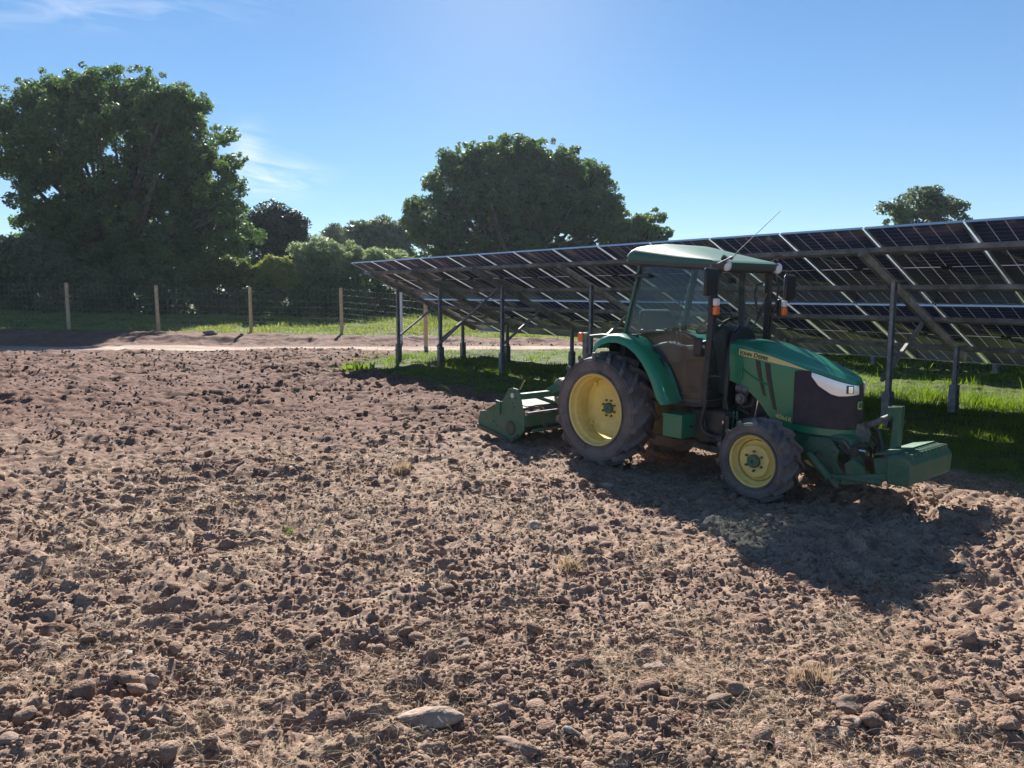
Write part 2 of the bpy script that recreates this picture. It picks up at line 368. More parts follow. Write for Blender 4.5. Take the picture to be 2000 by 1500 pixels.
# ------------------------------------------------------------------ clods, straw
def ico(sub):
    bm = bmesh.new(); bmesh.ops.create_icosphere(bm, subdivisions=sub, radius=1); v = np.array([p.co[:] for p in bm.verts]); f = np.array([[q.index for q in p.verts] for p in bm.faces]); bm.free(); return v, f
I1, I2, I3 = ico(1), ico(2), ico(3)
def lump(base, k, rough=0.25):
    v, f = base; r = np.random.default_rng(k)
    sc = np.array([1, r.uniform(.7, 1.0), r.uniform(.5, .85)])
    n = np.zeros(len(v))
    for q in range(6):
        d = r.normal(size=3); d /= np.linalg.norm(d); n += np.sin(v@d*r.uniform(2, 6)+r.uniform(0, 6))*rough*.35
        h = v@d; cut = r.uniform(.62, .95); v = v-np.where(h > cut, (h-cut)*.85, 0)[:, None]*d    # knocked-off faces
    return v*(1+n)[:, None]*sc
def scatter_lumps(name, n, base, smin, smax, dmin, dmax, power, mats, seed, sink=0.25, xr=(-46, 46)):
    r = np.random.default_rng(seed); nv = 12
    shapes = [lump(base, seed*50+k) for k in range(nv)]; f = base[1]
    d = np.exp(r.uniform(math.log(dmin), math.log(dmax), n)); a = R(1)*r.uniform(xr[0], xr[1], n)
    X = d*np.sin(a); Y = d*np.cos(a)
    keep = (grass_edge(X, Y) < 0.1) & (verge_edge(X, Y) < 0.2) & ~((Y > 24.3) & (Y < 26.4))
    keep &= (vnoise(X/0.55, Y/0.55, 41)+0.6*vnoise(X/2.2, Y/2.2, 42)) > r.uniform(-1.2, 0.55, n)
    X, Y, d = X[keep], Y[keep], d[keep]; n = len(X)
    s = smin*(smax/smin)**(r.random(n)**power)
    s = np.maximum(s, 0.0016*d)
    Z = hground(X, Y)+s*(0.5-sink)
    ang = r.uniform(0, 6.283, (n, 3)); Vs = []; Fs = []; off = 0; Ms = []
    for k in range(nv):
        idx = np.where(np.arange(n) % nv == k)[0]
        if not len(idx): continue
        v = shapes[k]; c, s_ = np.cos(ang[idx]), np.sin(ang[idx])
        tilt = (r.uniform(-.6, .6, (len(idx), 2)))
        x = v[None, :, 0]*c[:, :1]-v[None, :, 1]*s_[:, :1]; y = v[None, :, 0]*s_[:, :1]+v[None, :, 1]*c[:, :1]; z = np.broadcast_to(v[None, :, 2], x.shape)+x*tilt[:, :1]*.6+y*tilt[:, 1:]*.6
        P = np.stack([x, y, z], -1)*s[idx, None, None]+np.stack([X[idx], Y[idx], Z[idx]], -1)[:, None]
        Vs.append(P.reshape(-1, 3)); Fs.append((f[None]+(np.arange(len(idx))*len(v))[:, None, None]).reshape(-1, 3)+off); off += len(idx)*len(v)
        Ms.append(np.repeat(np.where(r.random(len(idx)) < 0.008, 1, 0), len(f)))
    me = np_mesh(name, np.concatenate(Vs), np.concatenate(Fs), mats, smooth=True, mi=np.concatenate(Ms))
    return link(name, me)
CLOD = mat('clod_soil', (.21, .13, .092), .9, var=.35, vscale=5, bump=1.0, bscale=90, col2=(.36, .25, .185), spec=.15)
t = CLOD.node_tree; b_ = t.nodes['Principled BSDF']; g_ = [n for n in t.nodes if n.type == 'TEX_COORD'][0]; src = b_.inputs['Base Color'].links[0].from_socket
sp_ = t.nodes.new('ShaderNodeSeparateXYZ'); t.links.new(g_.outputs['Object'], sp_.inputs[0])     # the far part of the field is redder earth
mr_ = t.nodes.new('ShaderNodeMapRange'); mr_.inputs[1].default_value = 5.5; mr_.inputs[2].default_value = 12.5; mr_.inputs[4].default_value = .9; t.links.new(sp_.outputs[1], mr_.inputs[0])
mx_ = t.nodes.new('ShaderNodeMix'); mx_.data_type = 'RGBA'; t.links.new(mr_.outputs[0], mx_.inputs[0]); t.links.new(src, mx_.inputs[6]); mx_.inputs[7].default_value = (.125, .078, .060, 1)
t.links.new(mx_.outputs[2], b_.inputs['Base Color'])
PEBBLE = mat('pebble', (.25, .20, .165), .8, vscale=7, col2=(.36, .31, .26), spec=.3, bump=.4, bscale=40)
o = scatter_lumps('soil_clods', 42000, I1, .006, .026, 2.3, 27, 1.8, [CLOD, PEBBLE], 3, sink=.45); tag(o, 'crumbled clods of brown soil strewn over the tilled field', 'soil clods', kind='stuff')
o = scatter_lumps('earth_lumps', 2400, I2, .022, .060, 2.4, 24, 3.2, [CLOD, PEBBLE], 4, sink=.42); tag(o, 'larger lumps of earth scattered across the tilled field', 'soil lumps', kind='stuff')

def ribbons(name, n, X, Y, Z, L, w, curl, lift, matl, r, seg=4, mi=None, mats=None):
    """thin curved strands lying on the soil"""
    a = r.uniform(0, 6.283, n); P = np.zeros((n, seg+1, 3)); p = np.stack([X, Y, Z], -1); el = r.uniform(-.1, lift, n); P[:, 0] = p
    for k in range(seg):
        st = (L/seg)[:, None]*np.stack([np.cos(a)*np.cos(el), np.sin(a)*np.cos(el), np.sin(el)], -1)
        p = p+st; P[:, k+1] = p; a = a+r.normal(0, curl, n); el = el-r.uniform(.1, .5, n)
    side = np.stack([-np.sin(a), np.cos(a), r.uniform(-.8, .8, n)], -1); side /= np.linalg.norm(side, axis=1)[:, None]
    tap = np.linspace(1, .4, seg+1)[None, :, None]
    A = P-side[:, None]*w[:, None, None]*tap/2; B = P+side[:, None]*w[:, None, None]*tap/2
    V_ = np.stack([A, B], 2).reshape(n, -1, 3); nv = 2*(seg+1)
    q = np.array([[2*k, 2*k+1, 2*k+3, 2*k+2] for k in range(seg)])
    F_ = (q[None]+(np.arange(n)*nv)[:, None, None]).reshape(-1, 4)
    me = np_mesh(name, V_.reshape(-1, 3), F_, matl); return link(name, me)
o = scatter_lumps('distant_lumps', 3500, I2, .02, .06, 6.5, 27, 2.6, [CLOD, PEBBLE], 5, sink=.3); tag(o, 'rough lumps of reddish earth on the far half of the field', 'soil lumps', kind='stuff')
o = scatter_lumps('soil_crumbs', 34000, I1, .005, .019, 2.3, 8.5, 1.3, [CLOD, PEBBLE], 6, sink=.2); tag(o, 'fine rounded crumbs of soil covering the near part of the field', 'soil crumbs', kind='stuff')
r = np.random.default_rng(11); n = 170000
d = np.exp(r.uniform(math.log(2.3), math.log(9.5), n)); a = R(1)*r.uniform(-40, 40, n); X = d*np.sin(a); Y = d*np.cos(a)
tuft = vnoise(X/0.45, Y/0.45, 51)+0.8*vnoise(X/1.6, Y/1.6, 52)+0.25*np.clip(1-(X+1.5)/6, -1, 1)
keep = (grass_edge(X, Y) < 0.0) & (tuft > r.uniform(-.35, 1.35, n)); X, Y, d = X[keep], Y[keep], d[keep]; n = len(X)
Z = hground(X, Y)+r.uniform(-.003, .014, n)
STRAW = leaf_mat('dry_straw', (.32, .235, .145), (.55, .44, .30), trans=.3, scale=9)
o = ribbons('straw', n, X, Y, Z, r.uniform(.03, .13, n), np.maximum(.0016, .00042*d)*r.uniform(.7, 1.3, n), .45, .7, STRAW, r)
tag(o, 'dry straw and torn grass roots lying on the tilled soil', 'straw', kind='stuff')

# ------------------------------------------------------------------ solar arrays
STEEL = mat('galvanised_steel', (.24, .25, .27), .5, metal=.65, var=.25, vscale=9, bump=.15, bscale=50)
STEEL_D = mat('weathered_steel', (.25, .245, .25), .55, metal=.35, var=.3, vscale=6)
ALU = mat('aluminium_frame', (.80, .82, .84), .28, metal=.85)
BLACKP = mat('black_plastic', (.015, .015, .017), .45)
def panel_material():
    m = bpy.data.materials.new('bifacial_cells'); m.use_nodes = True; t = m.node_tree; t.nodes.clear()
    o = t.nodes.new('ShaderNodeOutputMaterial'); uv = t.nodes.new('ShaderNodeUVMap'); s = t.nodes.new('ShaderNodeSeparateXYZ'); t.links.new(uv.outputs[0], s.inputs[0])
    def line(v, w):
        fr = M(t, 'FRACT', v); e = M(t, 'MINIMUM', fr, M(t, 'SUBTRACT', 1.0, fr)); return M(t, 'LESS_THAN', e, w)
    lu = line(s.outputs[0], 0.028); lv = line(s.outputs[1], 0.022)
    mid = M(t, 'LESS_THAN', M(t, 'ABSOLUTE', M(t, 'SUBTRACT', s.outputs[1], 12.0)), 0.11)
    ln = M(t, 'MAXIMUM', M(t, 'MAXIMUM', M(t, 'MULTIPLY', lu, 0.95), M(t, 'MULTIPLY', lv, 0.45)), mid)
    p = t.nodes.new('ShaderNodeBsdfPrincipled'); p.inputs['Base Color'].default_value = (.030, .042, .090, 1); p.inputs['Roughness'].default_value = .14
    p.inputs['IOR'].default_value = 1.5; p.inputs['Specular IOR Level'].default_value = .42
    tr = t.nodes.new('ShaderNodeBsdfTranslucent'); tr.inputs[0].default_value = (.8, .8, .85, 1)
    d = t.nodes.new('ShaderNodeBsdfDiffuse'); d.inputs[0].default_value = (.35, .37, .42, 1)
    a = t.nodes.new('ShaderNodeMixShader'); a.inputs[0].default_value = .35; t.links.new(d.outputs[0], a.inputs[1]); t.links.new(tr.outputs[0], a.inputs[2])
    ms = t.nodes.new('ShaderNodeMixShader'); t.links.new(ln, ms.inputs[0]); t.links.new(p.outputs[0], ms.inputs[1]); t.links.new(a.outputs[0], ms.inputs[2])
    t.links.new(ms.outputs[0], o.inputs[0]); return m
CELLS = panel_material()
PITCHP, NCOL, TILT = 1.153, 20, R(24.49)
CT, ST = math.cos(TILT), math.sin(TILT)
TOPZ = 0.8098+CAMZ
def arr(s_, w, off=0.0):
    """array frame: s along the row, w down the slope, off below the glass"""
    return (s_, w*CT-off*ST, TOPZ-w*ST-off*CT)
def make_array():
    root = empty('solar_array', (-4.2392, 20.4756, 0), -math.atan2(.78531, .6191))
    tag(root, 'long tilted table of dark framed solar panels on steel posts behind the tractor', 'solar panels', 'rows of solar panels')
    W, H, T = 1.128, 2.255, 0.028
    def place_panel(o, c, row):
        w0 = 0.0 if row == 0 else H+0.07
        o.location = arr(c*PITCHP+0.0125, w0); o.rotation_euler = (-TILT, 0, 0); o.parent = root
    # glass sheet, local x across, y down slope
    g = np.array([(0.008, 0.008, -.004), (W-.008, 0.008, -.004), (W-.008, H-.008, -.004), (.008, H-.008, -.004)])
    g2 = g+np.array([0, 0, -.008])
    V_ = np.concatenate([g, g2]); F_ = np.array([[0, 1, 2, 3], [7, 6, 5, 4], [0, 4, 5, 1], [1, 5, 6, 2], [2, 6, 7, 3], [3, 7, 4, 0]])
    u0, u1, v0, v1 = .08-.08, 6.0, 0.0, 24.0
    uvq = {0: (u0, v0), 1: (u1, v0), 2: (u1, v1), 3: (u0, v1)}
    uvs = [uvq[i % 4] for f in F_ for i in f]
    glass = np_mesh('solar_panel', V_, F_, CELLS, uv=uvs)
    fm = MB()
    for a in ((0, W, 0, .008), (0, W, H-.008, H)): fm.box(a[0], a[1], a[2], a[3], -T, 0)
    for a in ((0, .008), (W-.008, W)): fm.box(a[0], a[1], .008, H-.008, -T, 0)
    fm.box(.008, .034, .008, H-.008, -T, -T+.003); fm.box(W-.034, W-.008, .008, H-.008, -T, -T+.003)
    fr0 = fm.build('frame', ALU, None, smooth=0)
    jb = MB()
    jb.box(.50, .63, H/2-.03, H/2+.03, -.030, -.0125)
    jb0 = jb.build('junction_box', BLACKP, None, smooth=0)
    first = True
    for c in range(NCOL):
        for row in (0, 1):
            o = link('solar_panel', glass); place_panel(o, c, row)
            f = fr0 if first else fr0.copy(); j = jb0 if first else jb0.copy()
            if not first: COL.objects.link(f); COL.objects.link(j)
            f.parent = o; j.parent = o; first = False
    Ltot = NCOL*PITCHP
    for w in (.50, 1.62, 2.72, 3.84):
        m = MB()
        a, b = arr(-.06 if w < 1 else .12, w, .072), arr(Ltot+.1, w, .072); m.bar(a, b, .055, .070, up=(0, ST, CT))
        c_, d_ = arr(.12, w+.03, .104), arr(Ltot+.1, w+.03, .104); m.bar(c_, d_, .03, .006, up=(0, ST, CT))
        m.build('purlin', STEEL_D, root, smooth=0)
    ks = [.48, 2.27, 4.45, 6.88, 9.37, 11.87, 14.3, 16.8, 19.2]
    for i, k in enumerate(ks):
        s_ = k*PITCHP
        m = MB(); m.bar(arr(s_, .34, .165), arr(s_, 4.05, .165), .055, .115, up=(0, ST, CT)); m.build('rafter', STEEL_D, root, smooth=0)
        for w, sl_ in ((1.20, 'high'), (3.50, 'low')):
            p = arr(s_, w, .17); x = s_+.05
            m = MB(); h = p[2]
            # C section post
            m.box(x, x+.006, p[1]-.04, p[1]+.04, .30, h); m.box(x, x+.055, p[1]-.04, p[1]-.034, .30, h); m.box(x, x+.055, p[1]+.034, p[1]+.04, .30, h)
            po = m.build('post', STEEL, root, smooth=0)
            m = MB(); z1 = .48 if w < 2 else .42
            m.box(x-.022, x-.012, p[1]-.07, p[1]+.07, -.2, z1); m.box(x-.012, x+.08, p[1]-.07, p[1]-.06, -.2, z1); m.box(x-.012, x+.08, p[1]+.06, p[1]+.07, -.2, z1)
            m.build('ground_pile', STEEL, po, smooth=0)
        p0 = arr(s_, 1.20, .17); q = arr(s_, 2.5, .19)
        m = MB(); m.bar((s_-.03, p0[1]+.03, .62), (s_-.03, q[1], q[2]), .045, .045); m.build('diagonal_brace', STEEL_D, root, smooth=0)
    for a, b in ((1, 2),):
        p = arr(ks[a]*PITCHP, 1.2, .17); m = MB(); m.tube([(ks[a]*PITCHP+.02, p[1]-.06, .50), (ks[b]*PITCHP+.04, p[1]-.06, 1.93)], .028, 8)
        m.build('cross_brace', STEEL, root)
    return root
ARR = make_array()
def copy_tree(o, parent=None):
    c = o.copy(); COL.objects.link(c); c.parent = parent
    for ch in list(o.children): copy_tree(ch, c)
    return c
A2 = copy_tree(ARR)
dd = Vector((.6191, -.78531, 0))*3.9 + Vector((.78531, .6191, 0))*8.9
A2.location = ARR.location+dd
A2['label'] = 'second table of solar panels farther back, only its posts showing below the nearer one'

# ------------------------------------------------------------------ stock fence
WOOD = mat('fence_wood', (.50, .33, .19), .8, var=.3, vscale=5, bump=.4, bscale=25, col2=(.66, .46, .28))
WIRE = mat('fence_wire', (.20, .21, .22), .5, metal=.5)
WHITE = mat('galvanised_pale', (.62, .64, .66), .5, metal=.2)
fence = empty('stock_fence', (-8, 30, 0))
tag(fence, 'wooden post and square wire stock fence in front of the hedge', 'fence')
fp = []
for px, pyt, pyb, Yd in ((-40, 550, 640, 30.4), (135, 552, 645, 30.2), (310, 557, 648, 30.0), (491, 561, 652, 30.0), (668, 562, 656, 30.0), (784, 571, 668, 27.3), (832, 575, 677, 26.0), (985, 575, 689, 23.9)):
    t_, b_ = at(px, pyt, Yd), at(px, pyb, Yd); fp.append((px, t_, b_))
ls_ = at(-700, 545, 31); lb = at(-700, 630, 31); fp.insert(0, (-700, ls_, lb))
P0 = Vector(fence.location)
for k, (px, t_, b_) in enumerate(fp):
    m = MB(); tx = random.uniform(-.02, .02)
    if px == 784:
        m.box(-.05, .05, -.05, .05, -.3, t_[2]-b_[2]); mm = WHITE; nm = 'metal_post'
    elif px == 985: continue
    else:
        m.tube([(0, 0, -.5), (0, 0, .5), (tx, 0, 1.2), (tx, 0, t_[2]-b_[2])], [.072, .07, .066, .064], 10); mm = WOOD; nm = 'fence_post'
    o = m.build(nm, mm, fence, loc=Vector(b_)-P0)
m = MB()
for (_, t0, b0), (_, t1, b1) in zip(fp[:-1], fp[1:]):
    L = math.dist(t0[:2], t1[:2]); n = max(2, int(L/.17)); hs = [.06, .2, .34, .5, .68, .88, 1.1, 1.34, 1.6, 1.82]
    def pt(f, h):
        return Vector((t0[0]+(t1[0]-t0[0])*f, t0[1]+(t1[1]-t0[1])*f-.08, (b0[2]+(b1[2]-b0[2])*f)+h*(((t0[2]-b0[2])*(1-f)+(t1[2]-b1[2])*f)/1.88)-.012*math.sin(math.pi*f)))-P0
    for h in hs:
        for q in range(4): m.bar(pt(q/4, h), pt(q/4+.25, h), .0045, .005)
    for q in range(n): m.bar(pt(q/n, hs[0]), pt(q/n, hs[-1]), .004, .004)
m.build('wire_mesh', WIRE, fence, smooth=0)

# ------------------------------------------------------------------ trees and hedge
BARK = mat('bark', (.085, .07, .055), .9, var=.4, vscale=4, bump=.8, bscale=18)
def leaves(name, puffs, n, size, matl, seed, parent=None, loc=(0, 0, 0), flat=.35, aspect=1.6):
    """n leaf sprays spread through puffs = [(centre, radius)]"""
    r = np.random.default_rng(seed); C = np.array([p[0] for p in puffs]); Rr = np.array([p[1] for p in puffs])
    w = Rr**2.2; idx = r.choice(len(C), n, p=w/w.sum())
    dirs = r.normal(size=(n, 3)); dirs /= np.linalg.norm(dirs, axis=1)[:, None]
    rad = Rr[idx]*(0.35+0.75*r.random(n)**.6)
    P = C[idx]+dirs*rad[:, None]*np.array([1, 1, .8])
    nrm = dirs*.7+r.normal(size=(n, 3))*.7+np.array([0, 0, flat]); nrm /= np.linalg.norm(nrm, axis=1)[:, None]
    a = np.cross(nrm, r.normal(size=(n, 3))); a /= np.linalg.norm(a, axis=1)[:, None]; b = np.cross(nrm, a)
    s = size*r.uniform(.55, 1.45, n)[:, None]
    q = [P-a*s*aspect*.5, P-b*s*.42+a*s*.05+nrm*s*.10, P+a*s*aspect*.5, P+b*s*.42-a*s*.08+nrm*s*.10]
    V_ = np.stack(q, 1).reshape(-1, 3)-np.array(loc); F_ = np.arange(4*n).reshape(-1, 4)
    me = np_mesh(name, V_, F_, matl); return link(name, me, parent)
def puff_field(lobes, n, r0, r1, seed, surf=.72):
    """lobes: (centre, radii). returns puffs mostly near the lobes' surfaces"""
    r = np.random.default_rng(seed); out = []
    vol = np.array([np.prod(l[1])**.75 for l in lobes]); idx = r.choice(len(lobes), n, p=vol/vol.sum())
    for i in idx:
        c, rd = np.array(lobes[i][0]), np.array(lobes[i][1]); d = r.normal(size=3); d /= np.linalg.norm(d)
        k = r.uniform(.76, 1.0) if r.random() < surf else r.random()**.5*.8
        q = r.uniform(r0, r1)
        if r.random() < .16: k = r.uniform(1.02, 1.16); q = r0*r.uniform(.6, 1.1)
        out.append((c+d*rd*k, q))
    return out
def tree(name, label, cat, lobes_px, Yd, base_px, n_puff, pr, n_leaf, lsize, lm, seed, depth=.85, trunk_r=.35, group=None, limbs=26, surf=.72, flat=.35, shift=0.0):
    lobes = []
    for l in lobes_px:
        px, py, rx, ry = l[:4]; dy = l[4] if len(l) > 4 else 0.0
        Yl = Yd+dy
        c = at(px, py, Yl); sx = rx/1500*Yl*1.0; sz = ry/1500*Yl; lobes.append((c, (sx, min(sx, sz*1.3)*depth, sz)))
    b = at(base_px, 640, Yd); b[2] = float(hbase(b[0], b[1])) - .1
    root = empty(name, tuple(b)); tag(root, label, cat, group)
    puffs = puff_field(lobes, n_puff, pr[0], pr[1], seed, surf)
    leaves('crown', puffs, n_leaf, lsize, lm, seed, root, b, flat)
    m = MB(); r = np.random.default_rng(seed+1); top = max(l[0][2] for l in lobes)-b[2]
    m.tube([(0, 0, -.3), (0, .05, top*.12), (trunk_r*.3, 0, top*.3), (trunk_r*.1, 0, top*.5)], [trunk_r*1.35, trunk_r, trunk_r*.85, trunk_r*.6], 10)
    for i in r.choice(len(puffs), min(limbs, len(puffs)), replace=False):
        e = puffs[i][0]-b; st = np.array([0, 0, top*r.uniform(.14, .42)]); md = st*.45+e*.55+np.array([0, 0, -.08*np.linalg.norm(e[:2])])+r.normal(0, .25, 3)
        if e[2] < st[2]*.5: continue
        m2 = st*.8+e*.2+np.array([0, 0, .0]); rr_ = trunk_r*r.uniform(.28, .5)
        m.tube([st, m2, md, e*.8+md*.2+r.normal(0, .15, 3), e], [rr_, rr_*.85, rr_*.55, rr_*.3, rr_*.12], 6)
    m.build('trunk', BARK, root, smooth=60)
    return root
OAK = leaf_mat('oak_leaves', (.052, .100, .034), (.135, .20, .065), trans=.42, scale=.9)
OAK2 = leaf_mat('oak_leaves_far', (.056, .105, .036), (.145, .205, .068), trans=.42, scale=.7)
CONI = leaf_mat('conifer_needles', (.03, .055, .035), (.06, .09, .05), trans=.25, scale=.8)
WILLOW = leaf_mat('willow_leaves', (.17, .22, .11), (.30, .345, .19), trans=.35, scale=1.2)
YELLOW = leaf_mat('hawthorn_leaves', (.17, .20, .055), (.28, .30, .09), trans=.4, scale=1.2)
HEDGE = leaf_mat('hedge_leaves', (.06, .095, .038), (.13, .175, .06), trans=.30, scale=.7)
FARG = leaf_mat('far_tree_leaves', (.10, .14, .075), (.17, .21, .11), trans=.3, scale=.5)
tree('oak_tree', 'huge dark green oak filling the left of the field edge', 'tree',
     [(215, 290, 175, 145), (55, 260, 115, 85), (350, 300, 105, 110), (210, 190, 75, 62), (400, 385, 75, 95), (120, 400, 85, 90, -1), (250, 440, 150, 90), (330, 215, 70, 45), (95, 190, 60, 30), (462, 455, 46, 62, -1.5), (330, 490, 80, 60, -1), (170, 500, 90, 55), (120, 460, 80, 60), (390, 470, 62, 55), (260, 520, 130, 50, -1.5)],
     42, 235, 1500, (.20, .58), 210000, .118, OAK, 21, trunk_r=.6, limbs=60)
tree('oak_tree', 'broad domed oak rising behind the middle of the solar panels', 'tree',
     [(1000, 370, 140, 90), (1100, 380, 95, 75), (905, 365, 70, 55), (850, 425, 62, 60, -1), (1165, 425, 65, 60), (1000, 460, 165, 55), (925, 312, 55, 34), (1015, 300, 75, 30), (1110, 325, 52, 32), (1155, 362, 40, 30), (870, 480, 60, 40), (1150, 470, 90, 35)],
     56, 1010, 1000, (.26, .70), 150000, .145, OAK2, 22, trunk_r=.75, limbs=60)
tree('young_oak_tree', 'small rounded tree at the right shoulder of the domed oak', 'tree',
     [(1262, 445, 42, 42), (1225, 462, 40, 32), (1292, 470, 20, 26), (1240, 490, 50, 24)], 52, 1250, 120, (.25, .6), 20000, .14, OAK2, 23, trunk_r=.25, limbs=14)
tree('conifer_tree', 'dark evergreen beside the right edge of the huge oak', 'tree',
     [(525, 440, 42, 46), (560, 470, 42, 52), (500, 480, 45, 60), (590, 505, 26, 40)], 50, 540, 170, (.25, .7), 42000, .11, CONI, 24, trunk_r=.3, limbs=12, surf=.8, flat=.9)
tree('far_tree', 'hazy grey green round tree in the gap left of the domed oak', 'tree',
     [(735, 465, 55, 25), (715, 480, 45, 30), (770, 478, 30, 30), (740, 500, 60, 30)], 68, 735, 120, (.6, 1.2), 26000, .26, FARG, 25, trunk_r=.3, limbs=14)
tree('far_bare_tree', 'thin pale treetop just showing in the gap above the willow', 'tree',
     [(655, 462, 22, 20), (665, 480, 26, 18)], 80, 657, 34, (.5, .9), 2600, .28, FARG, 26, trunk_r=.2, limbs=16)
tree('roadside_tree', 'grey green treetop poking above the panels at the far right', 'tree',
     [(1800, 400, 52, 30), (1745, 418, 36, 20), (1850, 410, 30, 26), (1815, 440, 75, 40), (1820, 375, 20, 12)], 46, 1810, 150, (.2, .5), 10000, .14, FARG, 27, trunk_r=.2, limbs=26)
tree('willow_bush', 'pale grey green willow bush in the gap above the fence', 'bush',
     [(650, 510, 68, 38), (610, 490, 32, 28), (700, 520, 62, 32), (765, 520, 42, 30, 3), (600, 530, 45, 32), (655, 545, 90, 25)], 38.5, 650, 240, (.2, .5), 60000, .09, WILLOW, 28, trunk_r=.1, limbs=20, flat=-.2)
tree('hawthorn_bush', 'yellowing bush between the willow and the huge oak', 'bush',
     [(535, 528, 34, 24), (510, 545, 30, 20), (560, 545, 28, 22)], 37, 535, 90, (.18, .4), 22000, .085, YELLOW, 29, trunk_r=.08, limbs=8)
tree('hawthorn_bush', 'bright green bush growing under the right side of the huge oak', 'bush',
     [(430, 525, 48, 24), (470, 540, 36, 20), (395, 535, 34, 22)], 36.8, 430, 110, (.2, .42), 26000, .09, leaf_mat('bramble_leaves', (.075, .11, .03), (.14, .16, .05), trans=.4, scale=1.2), 30, trunk_r=.08, limbs=8)
tree('elder_bush', 'grey green bush at the far left end of the hedge', 'bush',
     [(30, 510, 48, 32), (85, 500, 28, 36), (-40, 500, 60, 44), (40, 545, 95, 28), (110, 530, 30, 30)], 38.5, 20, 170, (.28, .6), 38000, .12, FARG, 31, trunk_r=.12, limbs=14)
# the long hedge
hl = []
r = np.random.default_rng(40)
for px in np.arange(-800, 1900, 26):
    top = 548-22*float(smooth(520, 400, px))+8*math.sin(px*.013)+r.uniform(-9, 7)+(0 if px < 900 else 10); Yh = 37.2+r.uniform(-.5, .9)+(0 if px < 760 else (px-760)*.002)
    c = at(px, (top+632)/2, Yh); h = (632-top)/2/1500*Yh
    hl.append((c, (.75, .9, h)))
hp = puff_field(hl, 1500, .28, .62, 41, .8)
hroot = empty('hedge', (-6, 37.5, .4)); tag(hroot, 'long dense dark hedge running behind the wire fence', 'hedge')
leaves('foliage', hp, 220000, .105, HEDGE, 42, hroot, (-6, 37.5, .4))
m = MB()
for k in range(90):
    x = -34+k*.75+random.uniform(-.2, .2); y = random.uniform(-.3, .3); z0 = float(hbase(x-6, 37.5))-.6
    m.tube([(x, y, z0), (x+random.uniform(-.2, .2), y, z0+1.0), (x+random.uniform(-.4, .4), y+random.uniform(-.3, .3), z0+2.0)], [.05, .04, .015], 6)
tag(m.build('stems', BARK, hroot), kind='stuff')

# ------------------------------------------------------------------ grass
GRASS = leaf_mat('grass_blades', (.08, .14, .018), (.17, .23, .04), trans=.5, scale=1.3)
GRASS_D = leaf_mat('dry_verge_grass', (.13, .18, .04), (.27, .28, .09), trans=.45, scale=.8)
def blades(name, X, Y, H, W_, matl, r, lean=.45, seg=3):
    n = len(X); Z = hground(X, Y)-.01; a = r.uniform(0, 6.283, n); le = np.abs(r.normal(0, lean, n))+.05
    d2 = np.stack([np.cos(a), np.sin(a), np.zeros(n)], -1); fa = r.uniform(0, 6.283, n); sd2 = np.stack([np.cos(fa), np.sin(fa), np.zeros(n)], -1)
    t = np.linspace(0, 1, seg+1); V_ = np.zeros((n, seg+1, 2, 3))
    for k, q in enumerate(t):
        c = np.stack([X, Y, Z], -1)+d2*(le*H*q**1.8)[:, None]; c[:, 2] += H*(q-.28*le*q*q)
        ww = W_*(1-q**1.6*.9)
        V_[:, k, 0] = c-sd2*ww[:, None]/2; V_[:, k, 1] = c+sd2*ww[:, None]/2
    qd = np.array([[2*k, 2*k+1, 2*k+3, 2*k+2] for k in range(seg)]); nv = 2*(seg+1)
    F_ = (qd[None]+(np.arange(n)*nv)[:, None, None]).reshape(-1, 4)
    return link(name, np_mesh(name, V_.reshape(-1, 3), F_, matl))
r = np.random.default_rng(50); n = 520000
d = 5+21*r.random(n)**1.0; a = R(1)*r.uniform(-14, 42, n); X = d*np.sin(a); Y = d*np.cos(a); ge = grass_edge(X, Y)
keep = (ge > r.uniform(-.7, .5, n)) & (r.random(n) < np.clip(9/d, .25, 1)*np.clip(.42+.6*vnoise(X/.35, Y/.35, 53)+.6*vnoise(X/1.4, Y/1.4, 54), .03, 1)); X, Y, d, ge = X[keep], Y[keep], d[keep], ge[keep]; n = len(X)
H = (.04+.10*np.clip(.5+.6*vnoise(X/.9, Y/.9, 55), 0, 1))*r.uniform(.5, 1.5, n)*(.45+.55*smooth(0, 1.5, ge)); tall = r.random(n) < .004; H = np.where(tall, r.uniform(.3, .55, n), H)
o = blades('grass', X, Y, H, np.maximum(.005, .0008*d)*r.uniform(.7, 1.4, n), GRASS, r, lean=.75); tag(o, 'green grass growing under and between the solar panels', 'grass', kind='stuff')
r = np.random.default_rng(60); n = 150000
X = r.uniform(-36, 12, n); Y = r.uniform(27, 38, n); ve = verge_edge(X, Y)
keep = (ve > r.uniform(-.1, .8, n)) & (vnoise(X/.6, Y/.6, 61)+.4 > r.uniform(-.8, .9, n)); X, Y = X[keep], Y[keep]; n = len(X)
H = (.05+.12*np.clip(.5+.7*vnoise(X/1.2, Y/1.2, 62), 0, 1))*r.uniform(.5, 1.5, n)*(1+.8*smooth(-8, -3, X))
o = blades('verge_grass', X, Y, H, r.uniform(.015, .032, n), GRASS_D, r); tag(o, 'short rough grass on the verge under the fence', 'grass', kind='stuff')

